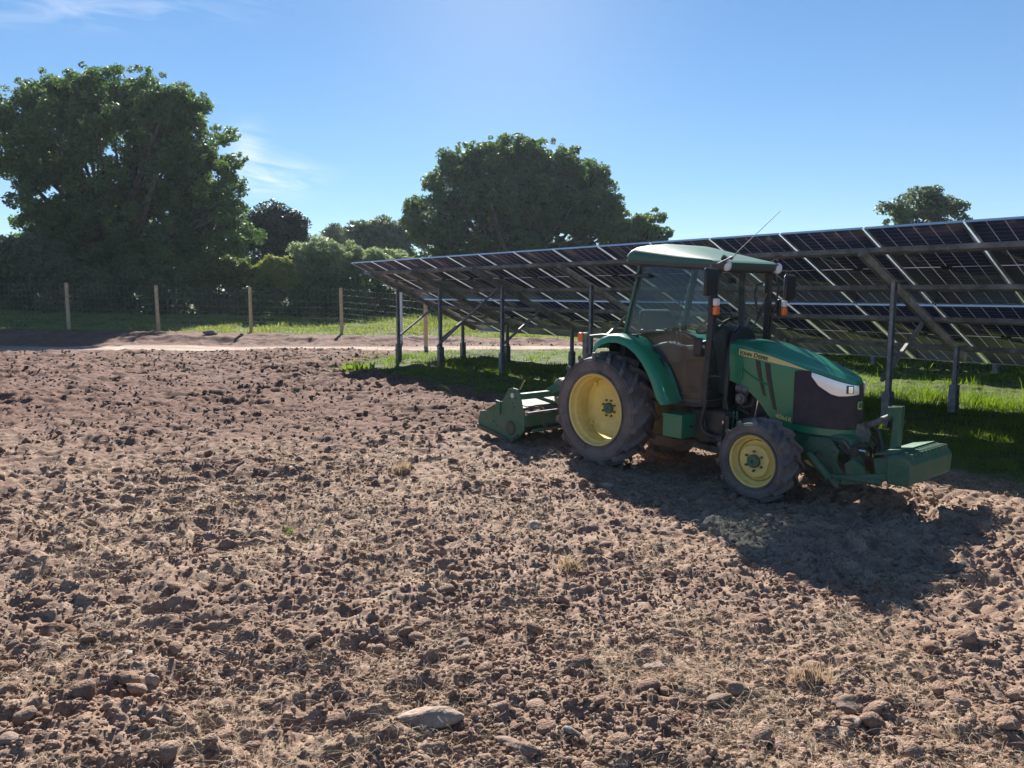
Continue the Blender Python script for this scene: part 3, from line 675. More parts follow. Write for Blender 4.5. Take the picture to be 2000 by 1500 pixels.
# ------------------------------------------------------------------ single stones, turves and weeds
STONE = mat('field_stone', (.17, .115, .085), .9, col2=(.26, .19, .145), vscale=6, bump=.6, bscale=35, spec=.3)
STONE_P = mat('pale_stone', (.26, .185, .14), .9, col2=(.37, .29, .225), vscale=9, bump=1.0, bscale=35, spec=.3)
EARTHC = mat('earth_lump', (.17, .10, .07), .92, col2=(.27, .175, .125), vscale=6, bump=1, bscale=50, spec=.15)
def stone(name, label, cat, px, py, w, mt, k, sc=(1, .7, .6), rz=0.0, tilt=0.0, group=None):
    v = lump(I3, k, .34)*np.array(sc)*w/2; f = I3[1]
    me = np_mesh(name, v, f, mt, smooth=True); o = link(name, me); p = gnd(px, py)
    z = float(hground(p[0], p[1])); o.location = (p[0], p[1], z+w*sc[2]*.10); o.rotation_euler = (tilt, 0, rz)
    tag(o, label, cat, group); return o
for a in (
  ('earth_lump', 'biggest pointed lump of earth at the far left of the foreground', 'earth lump', 105, 1238, .19, EARTHC, 301, (1, .8, .95), .3, .2),
  ('stone', 'flat tan stone just right of the biggest pointed earth lump', 'stone', 190, 1222, .12, STONE_P, 302, (1, .6, .4), .4, .3),
  ('stone', 'upright squared pale stone standing in the left foreground', 'stone', 297, 1340, .10, STONE_P, 303, (.62, .5, 1.1), .1, 0),
  ('stone', 'long pale angular stone at the bottom centre of the foreground', 'stone', 850, 1432, .26, STONE_P, 304, (1, .45, .42), .2, .1),
  ('stone', 'round brown stone half buried between straw in the centre foreground', 'stone', 905, 1270, .11, STONE, 305, (1, .8, .7), 0, 0),
  ('stone', 'reddish brown stone at the bottom edge right of the long pale stone', 'stone', 1010, 1478, .17, STONE, 306, (1, .6, .5), -.5, .1),
  ('flint', 'slender white flint lying on the soil right of centre', 'stone', 1322, 1240, .15, STONE_P, 307, (1, .35, .4), -.9, .2),
  ('stone', 'buff stone with a flat top below the slender white flint', 'stone', 1278, 1312, .12, STONE_P, 308, (1, .7, .45), .3, .2),
  ('stone', 'wedge shaped brown stone, left one of the touching pair lower right', 'stone', 1402, 1392, .12, STONE, 309, (.9, .7, .9), .5, .2),
  ('stone', 'smaller brown stone, right one of the touching pair lower right', 'stone', 1440, 1378, .10, STONE, 310, (1, .8, .8), -.4, .1),
  ('stone', 'smooth rounded stone in the lower right corner area', 'stone', 1650, 1390, .14, STONE, 311, (1, .75, .65), .2, 0),
  ('stone', 'small pale rounded stone below the smooth rounded stone', 'stone', 1662, 1428, .09, STONE_P, 312, (1, .8, .7), .2, 0),
  ('stone', 'large dark brown stone cut off at the bottom left corner', 'stone', 12, 1470, .16, STONE, 313, (1, .7, .7), .2, 0),
  ('stone', 'brown block of stone near the bottom left above the corner stone', 'stone', 52, 1418, .09, STONE, 314, (1, .8, .9), .7, 0),
  ('earth_lump', 'rough dark lump of earth in the left middle of the field', 'earth lump', 143, 1018, .13, EARTHC, 315, (1, .8, .8), .7, .2),
  ('stone', 'grey white stone beside a hollow in the middle of the field', 'stone', 672, 978, .11, STONE_P, 316, (1, .7, .6), .1, 0),
  ('stone', 'round grey stone in front of the grassy hollow, centre left', 'stone', 668, 1163, .09, STONE_P, 317, (1, .9, .9), .1, 0),
  ('stone', 'pink flat stone on the soil ahead of the tractor rear wheel', 'stone', 965, 978, .13, STONE_P, 318, (1, .6, .35), .1, .1),
  ('stone', 'rock lying on the bank beside the dusty track', 'stone', 412, 668, .55, STONE, 319, (1, .7, .5), .1, 0),
  ): stone(*a)
def tuft(name, label, cat, px, py, hgt, n, spread, matl, seed, body=None, wid=.004):
    r = np.random.default_rng(seed); p = gnd(px, py); z = float(hground(p[0], p[1]))
    root = empty(name, (p[0], p[1], z)); tag(root, label, cat)
    X = p[0]+r.normal(0, spread, n); Y = p[1]+r.normal(0, spread, n)
    o = blades('leaf_blades', X, Y, hgt*r.uniform(.4, 1.1, n), np.full(n, wid), matl, r, lean=.6); o.parent = root; o.location = (-p[0], -p[1], -z); o['kind'] = 'stuff'
    if body:
        v, f = lump(I2, seed, .3), I2[1]; b = link('root_ball', np_mesh('root_ball', v*np.array([body, body*.8, body*.8]), f, EARTHC, smooth=True), root, (0, 0, body*.3))
tuft('dead_tussock', 'dried tussock of torn out grass standing up in mid field', 'tussock', 784, 925, .16, 260, .045, STRAW, 401, .08)
tuft('dead_tussock', 'dark rooty clump with straw sticking up at lower right', 'tussock', 1582, 1345, .12, 220, .04, STRAW, 402, .07)
tuft('dead_tussock', 'straw covered tuft in the centre foreground left of the flat stones', 'tussock', 1115, 1110, .11, 200, .04, STRAW, 403, .05)
tuft('green_sprig', 'tiny bright green sprig growing alone in the tilled soil', 'plant', 562, 1030, .05, 60, .03, GRASS, 404, wid=.006)
tuft('tall_weed', 'tall green weed poking up at the verge behind the fence', 'plant', 622, 632, .62, 26, .10, GRASS_D, 405, wid=.05)
tuft('dock_plant', 'broad leaved weed at the left tip of the grass strip', 'plant', 700, 724, .22, 60, .16, GRASS, 406, wid=.07)
tuft('dock_plant', 'low broad leaved weed beside the second post of the panels', 'plant', 868, 714, .20, 50, .18, GRASS, 407, wid=.06)
for k_, (px_, py_) in enumerate(((1688, 800), (1745, 792), (1790, 775), (1840, 800), (1905, 790), (1960, 800))):
    tuft('tall_grass_clump', ['clump of tall lit grass behind the tractor nose', 'tall grass clump between the two right hand posts, nearest the tractor', 'tall grass clump left of the short right hand post', 'tall grass clump at the foot of the short right hand post', 'tall grass clump just right of the short right hand post', 'rightmost tall grass clump under the panels'][k_], 'grass clump', px_, py_, .38, 160, .16, GRASS, 410+k_, wid=.009)

# TRACTOR_BEGIN

# ------------------------------------------------------------------ tractor
GREEN = mat('green_paint', (.004, .19, .085), .30, spec=.5, coat=.45, col2=(.010, .175, .08), vscale=2.5, bump=.02, bscale=80)
GREEN_D = mat('dusty_green_paint', (.012, .125, .06), .55, col2=(.05, .13, .075), vscale=5, bump=.15, bscale=40)
YELLOW_P = mat('yellow_paint', (.86, .68, .18), .42, col2=(.76, .58, .20), vscale=4, coat=.15)
STRIPE = mat('pale_yellow_decal', (.70, .56, .20), .4)
RUBBER = mat('dusty_tyre_rubber', (.085, .082, .088), .85, col2=(.19, .17, .165), vscale=4, bump=.25, bscale=30, spec=.3)
BLACK = mat('black_trim', (.014, .014, .017), .4, spec=.5)
BLACK_M = mat('oily_black_metal', (.022, .021, .022), .6, metal=.2, var=.5, vscale=9, bump=.3, bscale=40)
DGREY = mat('dark_grey_plastic', (.055, .057, .065), .55)
GREYM = mat('grey_casting', (.16, .155, .15), .55, metal=.4, var=.4, vscale=12)
CHROME = mat('bright_steel', (.75, .75, .75), .2, metal=1)
RUST = mat('rusty_steel', (.16, .085, .05), .8, var=.4, vscale=10, bump=.4, bscale=40)
SOILED = mat('earth_caked_steel', (.14, .10, .07), .85, col2=(.05, .07, .05), vscale=7, bump=.6, bscale=35)
LAMPG = mat('lamp_lens', (.72, .72, .78), .18, coat=.6)
REFL = mat('lamp_reflector', (.86, .84, .84), .22, metal=.35)
ORANGE = mat('orange_lens', (.85, .16, .03), .25, coat=.5)
CLEARW = mat('clear_lens', (.75, .72, .68), .25, coat=.5)
ROOFG = mat('roof_plastic', (.04, .125, .085), .5, spec=.4, coat=.0, var=.12, vscale=2)
SEATM = mat('seat_fabric', (.045, .05, .035), .75, bump=.2, bscale=90)
GRILLE = mat('grille_mesh', (.035, .025, .035), .55, spec=.4, bump=.5, bscale=160)
GLASS = glass_mat('cab_glass', (.84, .94, .94), dirt=.02, refl=.8)
YC = -0.11
BLACK_I = mat('cab_interior_black', (.018, .019, .022), .55)
GLASS_R = glass_mat('sun_dimming_rear_glass', (.30, .37, .38), dirt=.03, refl=.95)  # dark tint added to keep sun through the cab off the tractor's shadow
def dusty(m, amt, z0=1.05, z1=.25, col=(.21, .155, .12)):
    """dried mud and dust, thickest low down on the machine"""
    t = m.node_tree; b = t.nodes['Principled BSDF']; g = t.nodes.new('ShaderNodeTexCoord')
    n = t.nodes.new('ShaderNodeTexNoise'); n.inputs['Scale'].default_value = 7; n.inputs['Detail'].default_value = 10; n.inputs['Roughness'].default_value = .75
    t.links.new(g.outputs['Object'], n.inputs['Vector']); s_ = t.nodes.new('ShaderNodeSeparateXYZ'); t.links.new(g.outputs['Object'], s_.inputs[0])
    r = t.nodes.new('ShaderNodeMapRange'); r.inputs[1].default_value = z0; r.inputs[2].default_value = z1; r.inputs[3].default_value = .12; r.inputs[4].default_value = 1; t.links.new(s_.outputs[2], r.inputs[0])
    q = t.nodes.new('ShaderNodeMapRange'); q.inputs[1].default_value = .40; q.inputs[2].default_value = .66; t.links.new(n.outputs[0], q.inputs[0])
    f = M(t, 'MULTIPLY', M(t, 'MULTIPLY', q.outputs[0], r.outputs[0]), amt); f.node.use_clamp = True
    x = t.nodes.new('ShaderNodeMix'); x.data_type = 'RGBA'; t.links.new(f, x.inputs[0]); x.inputs[7].default_value = (*col, 1)
    ic = b.inputs['Base Color']
    if ic.links: t.links.new(ic.links[0].from_socket, x.inputs[6])
    else: x.inputs[6].default_value = ic.default_value[:]
    t.links.new(x.outputs[2], ic)
    ro = b.inputs['Roughness'].default_value; t.links.new(M(t, 'ADD', M(t, 'MULTIPLY', f, .85-ro), ro), b.inputs['Roughness'])
for m_, a_ in ((GREEN, .38), (GREEN_D, .6), (YELLOW_P, .38), (BLACK, .5), (BLACK_M, .8), (RUBBER, .9), (DGREY, .4), (GRILLE, .5)): dusty(m_, a_)
TO = (1.5069, 8.4771, 0.0); TR = -R(50)
trac = empty('tractor', TO, TR)
tag(trac, 'green compact cab tractor with yellow wheel rims parked on the tilled soil', 'tractor')

# hood -------------------------------------------------------------
HX0, HX1, HW = 1.285, 2.445, .255
def interp(x, pts): return float(np.interp(x, [p[0] for p in pts], [p[1] for p in pts]))
def hw(x):
    if x < 1.93: return HW-.012*max(0, (1.5-x)/.2)
    t = min(1, (x-1.93)/(HX1-1.93)); return HW*(1-t**2.7)**(1/2.1)
zs = lambda x: interp(x, [(1.285, 1.325), (1.369, 1.325), (1.5, 1.30), (1.695, 1.258), (1.9, 1.203), (2.05, 1.172), (2.18, 1.143), (2.29, 1.105), (2.385, 1.072), (2.45, 1.05)])
zt = lambda x: interp(x, [(1.285, 1.365), (1.45, 1.365), (1.6, 1.345), (1.8, 1.298), (2.0, 1.235), (2.2, 1.160), (2.4, 1.085), (2.45, 1.062)])
zb = lambda x: interp(x, [(1.285, .98), (1.36, .962), (1.442, .925), (1.53, .885), (1.609, .825), (1.66, .77), (1.72, .70), (1.76, .655), (1.80, .625), (1.9, .60), (2.07, .583), (2.35, .578), (2.45, .585)])
xs = list(np.linspace(HX0, 1.93, 34))+[1.93+(HX1-1.93)*math.sin(t) for t in np.linspace(.05, math.pi/2, 34)]
path = [(x, YC-hw(x)) for x in xs]; path = path+[(x, 2*YC-y) for x, y in path[::-1][1:]]
arc = [0.0]
for p, q in zip(path[:-1], path[1:]): arc.append(arc[-1]+math.dist(p, q))
AM = arc[len(xs)-1]
def hp(a, z, off=0.0):
    x = interp(a, list(zip(arc, [p[0] for p in path]))); y = interp(a, list(zip(arc, [p[1] for p in path])))
    x2 = interp(a+.004, list(zip(arc, [p[0] for p in path]))); y2 = interp(a+.004, list(zip(arc, [p[1] for p in path])))
    x1 = interp(a-.004, list(zip(arc, [p[0] for p in path]))); y1 = interp(a-.004, list(zip(arc, [p[1] for p in path])))
    tx, ty = x2-x1, y2-y1; l = math.hypot(tx, ty) or 1; nx, ny = ty/l, -tx/l
    # walls lean in slightly towards the crease
    k = max(0, (z-(zs(x)-.10))/.10)**2*.014
    return (x+nx*(off-k), y+ny*(off-k), z)
def aX(x): return interp(x, [(p[0], a) for p, a in zip(path[:len(xs)], arc)])
m = MB()
NV = 14
vs = []
for a in arc:
    x = interp(a, list(zip(arc, [p[0] for p in path])))
    for j in range(NV+1):
        t = j/NV; vs.append(hp(a, zb(x)+(zs(x)-zb(x))*t))
fs = [(i*(NV+1)+j, (i+1)*(NV+1)+j, (i+1)*(NV+1)+j+1, i*(NV+1)+j+1) for i in range(len(arc)-1) for j in range(NV)]
m.add(vs, fs)
# bonnet top
NT = 22; vs = []; n1 = len(xs)
for i in range(n1):
    R_ = hp(arc[i], zs(xs[i])); L_ = hp(arc[len(arc)-1-i], zs(xs[i]))
    for j in range(NT+1):
        q = 2*j/NT-1; y = R_[1]+(L_[1]-R_[1])*j/NT; f = 1-smooth(.42, 1.0, abs(q))**1.15
        rise = 0.010*(smooth(.50, .46, abs(q)) if False else (1 if abs(q) < .5 else 0))*smooth(1.45, 1.6, xs[i])*smooth(2.44, 2.2, xs[i])
        vs.append((R_[0], y, zs(xs[i])+(zt(xs[i])-zs(xs[i]))*float(f)+float(rise)))
m.add(vs, [(i*(NT+1)+j, i*(NT+1)+j+1, (i+1)*(NT+1)+j+1, (i+1)*(NT+1)+j) for i in range(n1-1) for j in range(NT)])
# rear closing face
hood = m.build('hood', GREEN, trac, smooth=28)
def strip(name, a0, a1, zlo, zhi, off, matl, parent, n=40, nz=4, thick=.004):
    m = MB(); vs = []
    for i in range(n+1):
        a = a0+(a1-a0)*i/n; lo, hi = zlo(a), zhi(a)
        for j in range(nz+1): vs.append(hp(a, lo+(hi-lo)*j/nz, off))
    for i in range(n+1):
        a = a0+(a1-a0)*i/n; lo, hi = zlo(a), zhi(a)
        for j in range(nz+1): vs.append(hp(a, lo+(hi-lo)*j/nz, off-thick))
    k = nz+1; s_ = (n+1)*k
    fs = [(i*k+j, (i+1)*k+j, (i+1)*k+j+1, i*k+j+1) for i in range(n) for j in range(nz)]
    fs += [(i*k, i*k+s_, (i+1)*k+s_, (i+1)*k) for i in range(n)]+[(i*k+nz, (i+1)*k+nz, (i+1)*k+nz+s_, i*k+nz+s_) for i in range(n)]
    fs += [(j, j+1, j+1+s_, j+s_) for j in range(nz)]+[(n*k+j, n*k+j+s_, n*k+j+1+s_, n*k+j+1) for j in range(nz)]
    m.add(vs, fs); return m.build(name, matl, parent, smooth=40)
A = lambda pts: (lambda a: interp(a, pts))
xa = lambda a: interp(a, list(zip(arc, [p[0] for p in path])))
a97 = aX(1.97); a2e = 2*AM-a97
gr = strip('grille', a97, a2e, lambda a: .648-.012*math.sin(math.pi*(a-a97)/(a2e-a97)), lambda a: zs(xa(a))-.030-.035*(1-min(1, (a-a97)/.12 if a < AM else (a2e-a)/.12)), .006, GRILLE, trac, 80, 8)
for side_ in (0, 1):
    f = (lambda a: a) if side_ == 0 else (lambda a: 2*AM-a)
    l0, l1 = aX(2.125), AM-.045
    lo_ = [(l0, 1.088), (aX(2.186), 1.010), (aX(2.285), .943), (aX(2.335), .928), (aX(2.388), .930), (AM-.045, .942)]
    hi_ = lambda a: zs(xa(a))-.036
    a0, a1 = (l0, l1) if side_ == 0 else (2*AM-l1, 2*AM-l0)
    hl_ = strip('headlight', a0, a1, (lambda a: interp(f(a), lo_)), (lambda a: max(hi_(f(a)), interp(f(a), lo_)+.002)), .012, REFL, trac, 40, 4)
    b0, b1 = l1-.115, l1-.055
    if side_: b0, b1 = 2*AM-b1, 2*AM-b0
    strip('lamp_housing', b0, b1, lambda a: .950, lambda a: 1.020, .016, DGREY, hl_, 4, 2)
    c0, c1 = (l1-.100, l1-.064) if not side_ else (2*AM-(l1-.064), 2*AM-(l1-.100))
    strip('bulb_lens', c0, c1, lambda a: .955, lambda a: 1.012, .019, CHROME, hl_, 4, 2)
    # stripe with the maker's name
    a0, a1 = aX(1.393), aX(2.10)
    g = (lambda a: a) if side_ == 0 else (lambda a: 2*AM-a)
    mid_ = lambda a: interp(xa(g(a)), [(1.393, 1.257), (1.55, 1.236), (1.697, 1.214), (1.9, 1.174), (2.10, 1.130)])
    hh = lambda a: interp(xa(g(a)), [(1.393, .030), (1.70, .027), (1.85, .020), (2.10, .001)])
    b0, b1 = (a0, a1) if side_ == 0 else (2*AM-a1, 2*AM-a0)
    st = strip('stripe_decal', b0, b1, lambda a: mid_(a)-hh(a), lambda a: mid_(a)+hh(a), .004, STRIPE, hood, 40, 1, .003)
    # vents
    for (v0, v1, t0, t1, w0) in ((1.577, 1.665, 1.196, .875, .045), (1.672, 1.775, 1.178, .760, .052)):
        m = MB(); n = 12; o_ = .004
        for i in range(n+1):
            t = i/n; x = v0+(v1-v0)*t**1.25; z = t0+(t1-t0)*t; w_ = w0*(1-.35*t) if t > .05 else w0
            for xx in (x, x+w_):
                yy = (YC-HW-o_) if side_ == 0 else (YC+HW+o_)
                m.v.append((xx, yy, z-(xx-x)*.25))
        m.f += [[2*i, 2*i+1, 2*i+3, 2*i+2] for i in range(n)]; m.m += [0]*n
        m.build('vent', BLACK, hood, smooth=0, solid=.005)
    # raised rib across the vents
    m = MB(); ys = YC-HW-.006 if side_ == 0 else YC+HW+.006
    m.tube([(1.445, ys, 1.10), (1.56, ys, 1.03), (1.70, ys, .975), (1.735, ys, .965)], [.004, .007, .007, .004], 6); m.build('hood_rib', GREEN, hood)
    m = MB(); m.tube([(1.44, ys+.002*(1 if side_ else -1)*0, 1.165), (1.435, ys, 1.06), (1.43, ys, .99)], [.003, .006, .004], 6); m.build('hood_rib', GREEN, hood)
def text(name, body, size, matl, parent, loc, rot, sx=1.0, ex=.0012, bold=.0):
    c = bpy.data.curves.new(name, 'FONT'); c.body = body; c.size = size; c.extrude = ex; c.offset = bold; c.space_character = 1.02
    o = bpy.data.objects.new(name, c); COL.objects.link(o); bpy.context.view_layer.update()
    me = bpy.data.meshes.new_from_object(o.evaluated_get(bpy.context.evaluated_depsgraph_get())); bpy.data.objects.remove(o)
    me.materials.clear(); me.materials.append(matl)
    q = link(name, me, parent, loc); q.rotation_euler = rot; q.scale = (sx, 1, 1); return q
TXT = mat('decal_black', (.01, .025, .02), .4)
YTX = mat('decal_yellow', (.72, .60, .16), .4)
# right-hand side: reads towards the nose
ang = math.atan2(1.214-1.257, 1.697-1.393)
xcur = 1.407
for ch, sz, adv in (('J', .058, .80), ('OHN', .046, 1), ('D', .058, 1), ('EERE', .046, 1)):
    pass
def name_text(word_parts, x0, z0, ang, y, parent, matl, flip=1):
    x, z = x0, z0
    for body, sz in word_parts:
        o = text('lettering', body, sz, matl, parent, (x, y, z), (math.pi/2, -ang*0, 0), 1.0, bold=.0006)
        o.rotation_euler = (Matrix.Rotation(-ang, 3, 'Y') @ Matrix.Rotation(math.pi/2, 3, 'X')).to_euler()
        w_ = max(v.co.x for v in o.data.vertices)+sz*.10
        x += w_*math.cos(ang); z += w_*math.sin(ang)
    return x
ye = name_text([('J', .060), ('OHN', .047), (' D', .060), ('EERE', .047)], 1.408, 1.236, ang, YC-HW-.0065, hood, TXT)
print('name text ends', ye)
ye = name_text([('4066', .058), ('R', .058)], 1.800, .685, math.radians(-9), YC-HW-.0035, hood, YTX)
print('model text ends', ye)
# badge on the grille: small leaping-animal shield
ab = AM-.02
m = MB(); pb = [hp(ab+dx, .845+dz, .010) for dx, dz in ((-.028, -.03), (.0, -.036), (.028, -.03), (.032, .0), (.026, .032), (-.026, .032), (-.032, .0))]
m.add(pb, [tuple(range(7))]); m.build('badge', YTX, gr, smooth=0, solid=.004)
m = MB(); pb = [hp(ab+dx, .845+dz, .0125) for dx, dz in ((-.022, -.022), (.022, -.022), (.026, .0), (.02, .026), (-.02, .026), (-.026, .0))]
m.add(pb, [tuple(range(6))]); m.build('badge', GREEN, gr, smooth=0, solid=.004)

# firewall shroud, engine and frame -----------------------------------
m = MB(); poly = [(-.395, .70), (-.385, 1.02), (-.345, 1.25), (-.27, 1.43), (-.16, 1.495), (-.05, 1.495), (.05, 1.44), (.13, 1.25), (.165, 1.02), (.175, .70)]
n = len(poly); vs = [(1.245, y, z) for y, z in poly]+[(1.292, YC+(y-YC)*.96, z-.01) for y, z in poly]
m.add(vs, [tuple(range(n)), tuple(range(2*n-1, n-1, -1))]+[(i, i+n, (i+1) % n+n, (i+1) % n) for i in range(n)])
m.build('firewall', BLACK, trac, bevel=.012)
m = MB()
m.prism([(1.30, .40), (1.30, 1.05), (1.72, 1.02), (1.9, .95), (2.1, .9), (2.1, .46), (1.8, .40)], YC-.16, YC+.16)
m.build('engine', BLACK_M, trac, bevel=.02)
m = MB(); m.prism([(-.25, .42), (-.2, .78), (.6, .82), (1.3, .74), (1.32, .38), (.6, .30), (-.1, .34)], YC-.20, YC+.20); m.build('transmission', BLACK_M, trac, bevel=.03)
def part(name, fn, matl, bevel=0, parent=trac, **k):
    m = MB(); fn(m); return m.build(name, matl, parent, bevel=bevel, **k)
def hoses(m):
    yy = YC-.20
    m.tube([(1.35, yy, .92), (1.42, yy-.04, .98), (1.50, yy-.02, .90), (1.46, yy-.05, .80), (1.40, yy-.03, .72), (1.52, yy-.04, .68)], .013, 8)
part('hose', hoses, BLACK)
part('hose', lambda m: m.tube([(1.30, -.40, .78), (1.34, -.41, .66), (1.46, -.38, .62), (1.58, -.36, .66), (1.66, -.33, .72)], .012, 8), BLACK)
part('hose', lambda m: m.tube([(1.72, -.28, .75), (1.66, -.33, .62), (1.60, -.34, .50), (1.60, -.30, .42)], .028, 10), BLACK)
part('hose', lambda m: m.tube([(1.48, -.34, .86), (1.44, -.38, .80), (1.46, -.36, .74), (1.54, -.36, .76), (1.56, -.34, .84)], .009, 8), DGREY)
part('oil_filter', lambda m: m.tube([(1.49, -.37, .60), (1.60, -.37, .585)], [.040, .040], 16), RUST, .004)
part('oil_filter', lambda m: m.tube([(1.52, -.36, .50), (1.62, -.36, .49)], [.034, .034], 16), GREYM, .004)
part('starter_motor', lambda m: m.tube([(1.38, -.34, .92), (1.50, -.34, .90)], [.045, .045], 16), GREYM, .004)
part('alternator', lambda m: (m.tube([(1.43, -.32, .82), (1.43, -.38, .82)], [.05, .05], 18), m.tube([(1.43, -.38, .82), (1.43, -.40, .82)], [.03, .03], 14)), GREYM, .003)
part('dipstick', lambda m: m.tube([(1.615, -.37, .82), (1.60, -.38, .66), (1.595, -.38, .52)], .006, 6), CHROME)
part('pipe', lambda m: m.tube([(1.385, -.40, .70), (1.39, -.41, .60), (1.36, -.41, .44)], .007, 6), GREEN)
part('pipe', lambda m: m.tube([(1.42, -.40, .70), (1.43, -.41, .60), (1.40, -.41, .44)], .007, 6), GREEN)
part('bracket', lambda m: m.box(1.30, 1.40, -.50, -.47, .36, .66), BLACK_M, .006)
for z in (.40, .60):
    part('bolt', lambda m: m.tube([(1.34, -.50, z), (1.34, -.515, z)], .016, 10), CHROME)
part('side_frame', lambda m: m.prism([(1.0, .30), (1.0, .36), (1.40, .345), (1.40, .27)], -.48, -.40), BLACK_M, .005)
part('side_frame', lambda m: m.prism([(1.0, .30), (1.0, .36), (1.40, .345), (1.40, .27)], .18, .26), BLACK_M, .005)
# low step plates and fuel tank below the cab
part('fuel_tank', lambda m: m.prism([(.98, .42), (.98, .70), (1.36, .70), (1.36, .38), (1.1, .36)], -.52, -.26), BLACK, .03)
part('fuel_tank', lambda m: m.prism([(.40, .42), (.40, .72), (1.30, .70), (1.30, .38)], .04, .30), BLACK, .03)
tb = part('tool_box', lambda m: m.box(.815, 1.045, -.74, -.50, .42, .645), GREEN, .008)
part('box_lid', lambda m: m.box(.81, 1.05, -.745, -.50, .625, .650), GREEN, .006, tb)
part('knob', lambda m: m.tube([(1.045, -.60, .53), (1.062, -.60, .53)], .012, 10), BLACK, 0, tb)
part('exhaust_pipe', lambda m: m.tube([(1.215, -.585, .80), (1.185, -.59, .70), (1.155, -.59, .60), (1.155, -.585, .53), (1.20, -.57, .475), (1.29, -.55, .455), (1.345, -.52, .455)], .021, 10), BLACK)
part('hose', lambda m: m.tube([(1.17, -.56, .60), (1.19, -.55, .46), (1.24, -.54, .425), (1.33, -.52, .42)], .014, 10), BLACK)
part('hose_end', lambda m: m.tube([(1.30, -.54, .435), (1.345, -.52, .435)], .024, 12), GREYM)

# fenders ---------------------------------------------------------------
ARCHM = mat('arch_liner', (.010, .010, .012), .95, spec=.05)
def fender(sgn, name='fender'):
    yo = YC+sgn*.66; yi = YC+sgn*.40
    cx, cz = .10, .60
    pts = [(-.12, 1.235), (-.085, 1.305), (.0, 1.35), (.12, 1.385), (.25, 1.385), (.40, 1.345), (.52, 1.275), (.63, 1.175), (.72, 1.05), (.785, .93), (.83, .82), (.875, .735)]
    m = MB(); P = []
    for i, (x, z) in enumerate(pts):
        dx, dz = x-cx, z-cz; l = math.hypot(dx, dz); nx, nz = dx/l, dz/l
        lipd = .085 if i not in (0, len(pts)-1) else .06
        prof = [(yi, 0.0), (yi+sgn*.10, .004), (yo-sgn*.05, .0), (yo-sgn*.015, -.012), (yo, -.035), (yo+sgn*.004, -lipd), (yo-sgn*.010, -lipd-.004), (yo-sgn*.012, -.045), (yo-sgn*.05, -.016), (yi, -.016)]
        P.append([(x+nx*q, y, z+nz*q) for y, q in prof])
    k = len(P[0]); vs = [p for r_ in P for p in r_]
    fs = [(i*k+j, i*k+(j+1) % k, (i+1)*k+(j+1) % k, (i+1)*k+j) for i in range(len(P)-1) for j in range(k)]
    fs += [tuple(range(k)), tuple((len(P)-1)*k+j for j in range(k))[::-1]]
    m.add(vs, fs); f = m.build(name, GREEN, trac, smooth=50)
    # inner black arch
    m = MB(); pin = [(cx+.70*math.cos(t), cz+.70*math.sin(t)) for t in np.linspace(R(8), R(115), 16)]
    outer = [(x, z) for x, z in pts[::-1]]
    vs = [(x, yi+sgn*.01, z) for x, z in [(.95, .74)]+outer[1:]]; 
    m.add([(x, yi, z) for x, z in pts]+[(cx+(x-cx)*.6, yi, cz+(z-cz)*.35+.1) for x, z in pts], [(i, i+1, i+1+len(pts), i+len(pts)) for i in range(len(pts)-1)])
    m.build('inner_arch', ARCHM, f, smooth=0, solid=.01)
    return f
fR = fender(-1); fL = fender(1)
# rear lamp bracket on stalk
for sg in (-1,):
    part('lamp_bracket', lambda m: m.tube([(.05, YC+sg*.52, 1.36), (-.12, YC+sg*.50, 1.36), (-.36, YC+sg*.44, 1.335)], .014, 8), GREEN_D)
    rl = part('rear_lamp', lambda m: m.box(-.525, -.455, YC+sg*.44-.03, YC+sg*.44+.03, 1.27, 1.37), ORANGE, .01)
    part('lamp_post', lambda m: m.box(-.455, -.40, YC+sg*.44-.025, YC+sg*.44+.025, 1.05, 1.37), GREYM, .006)

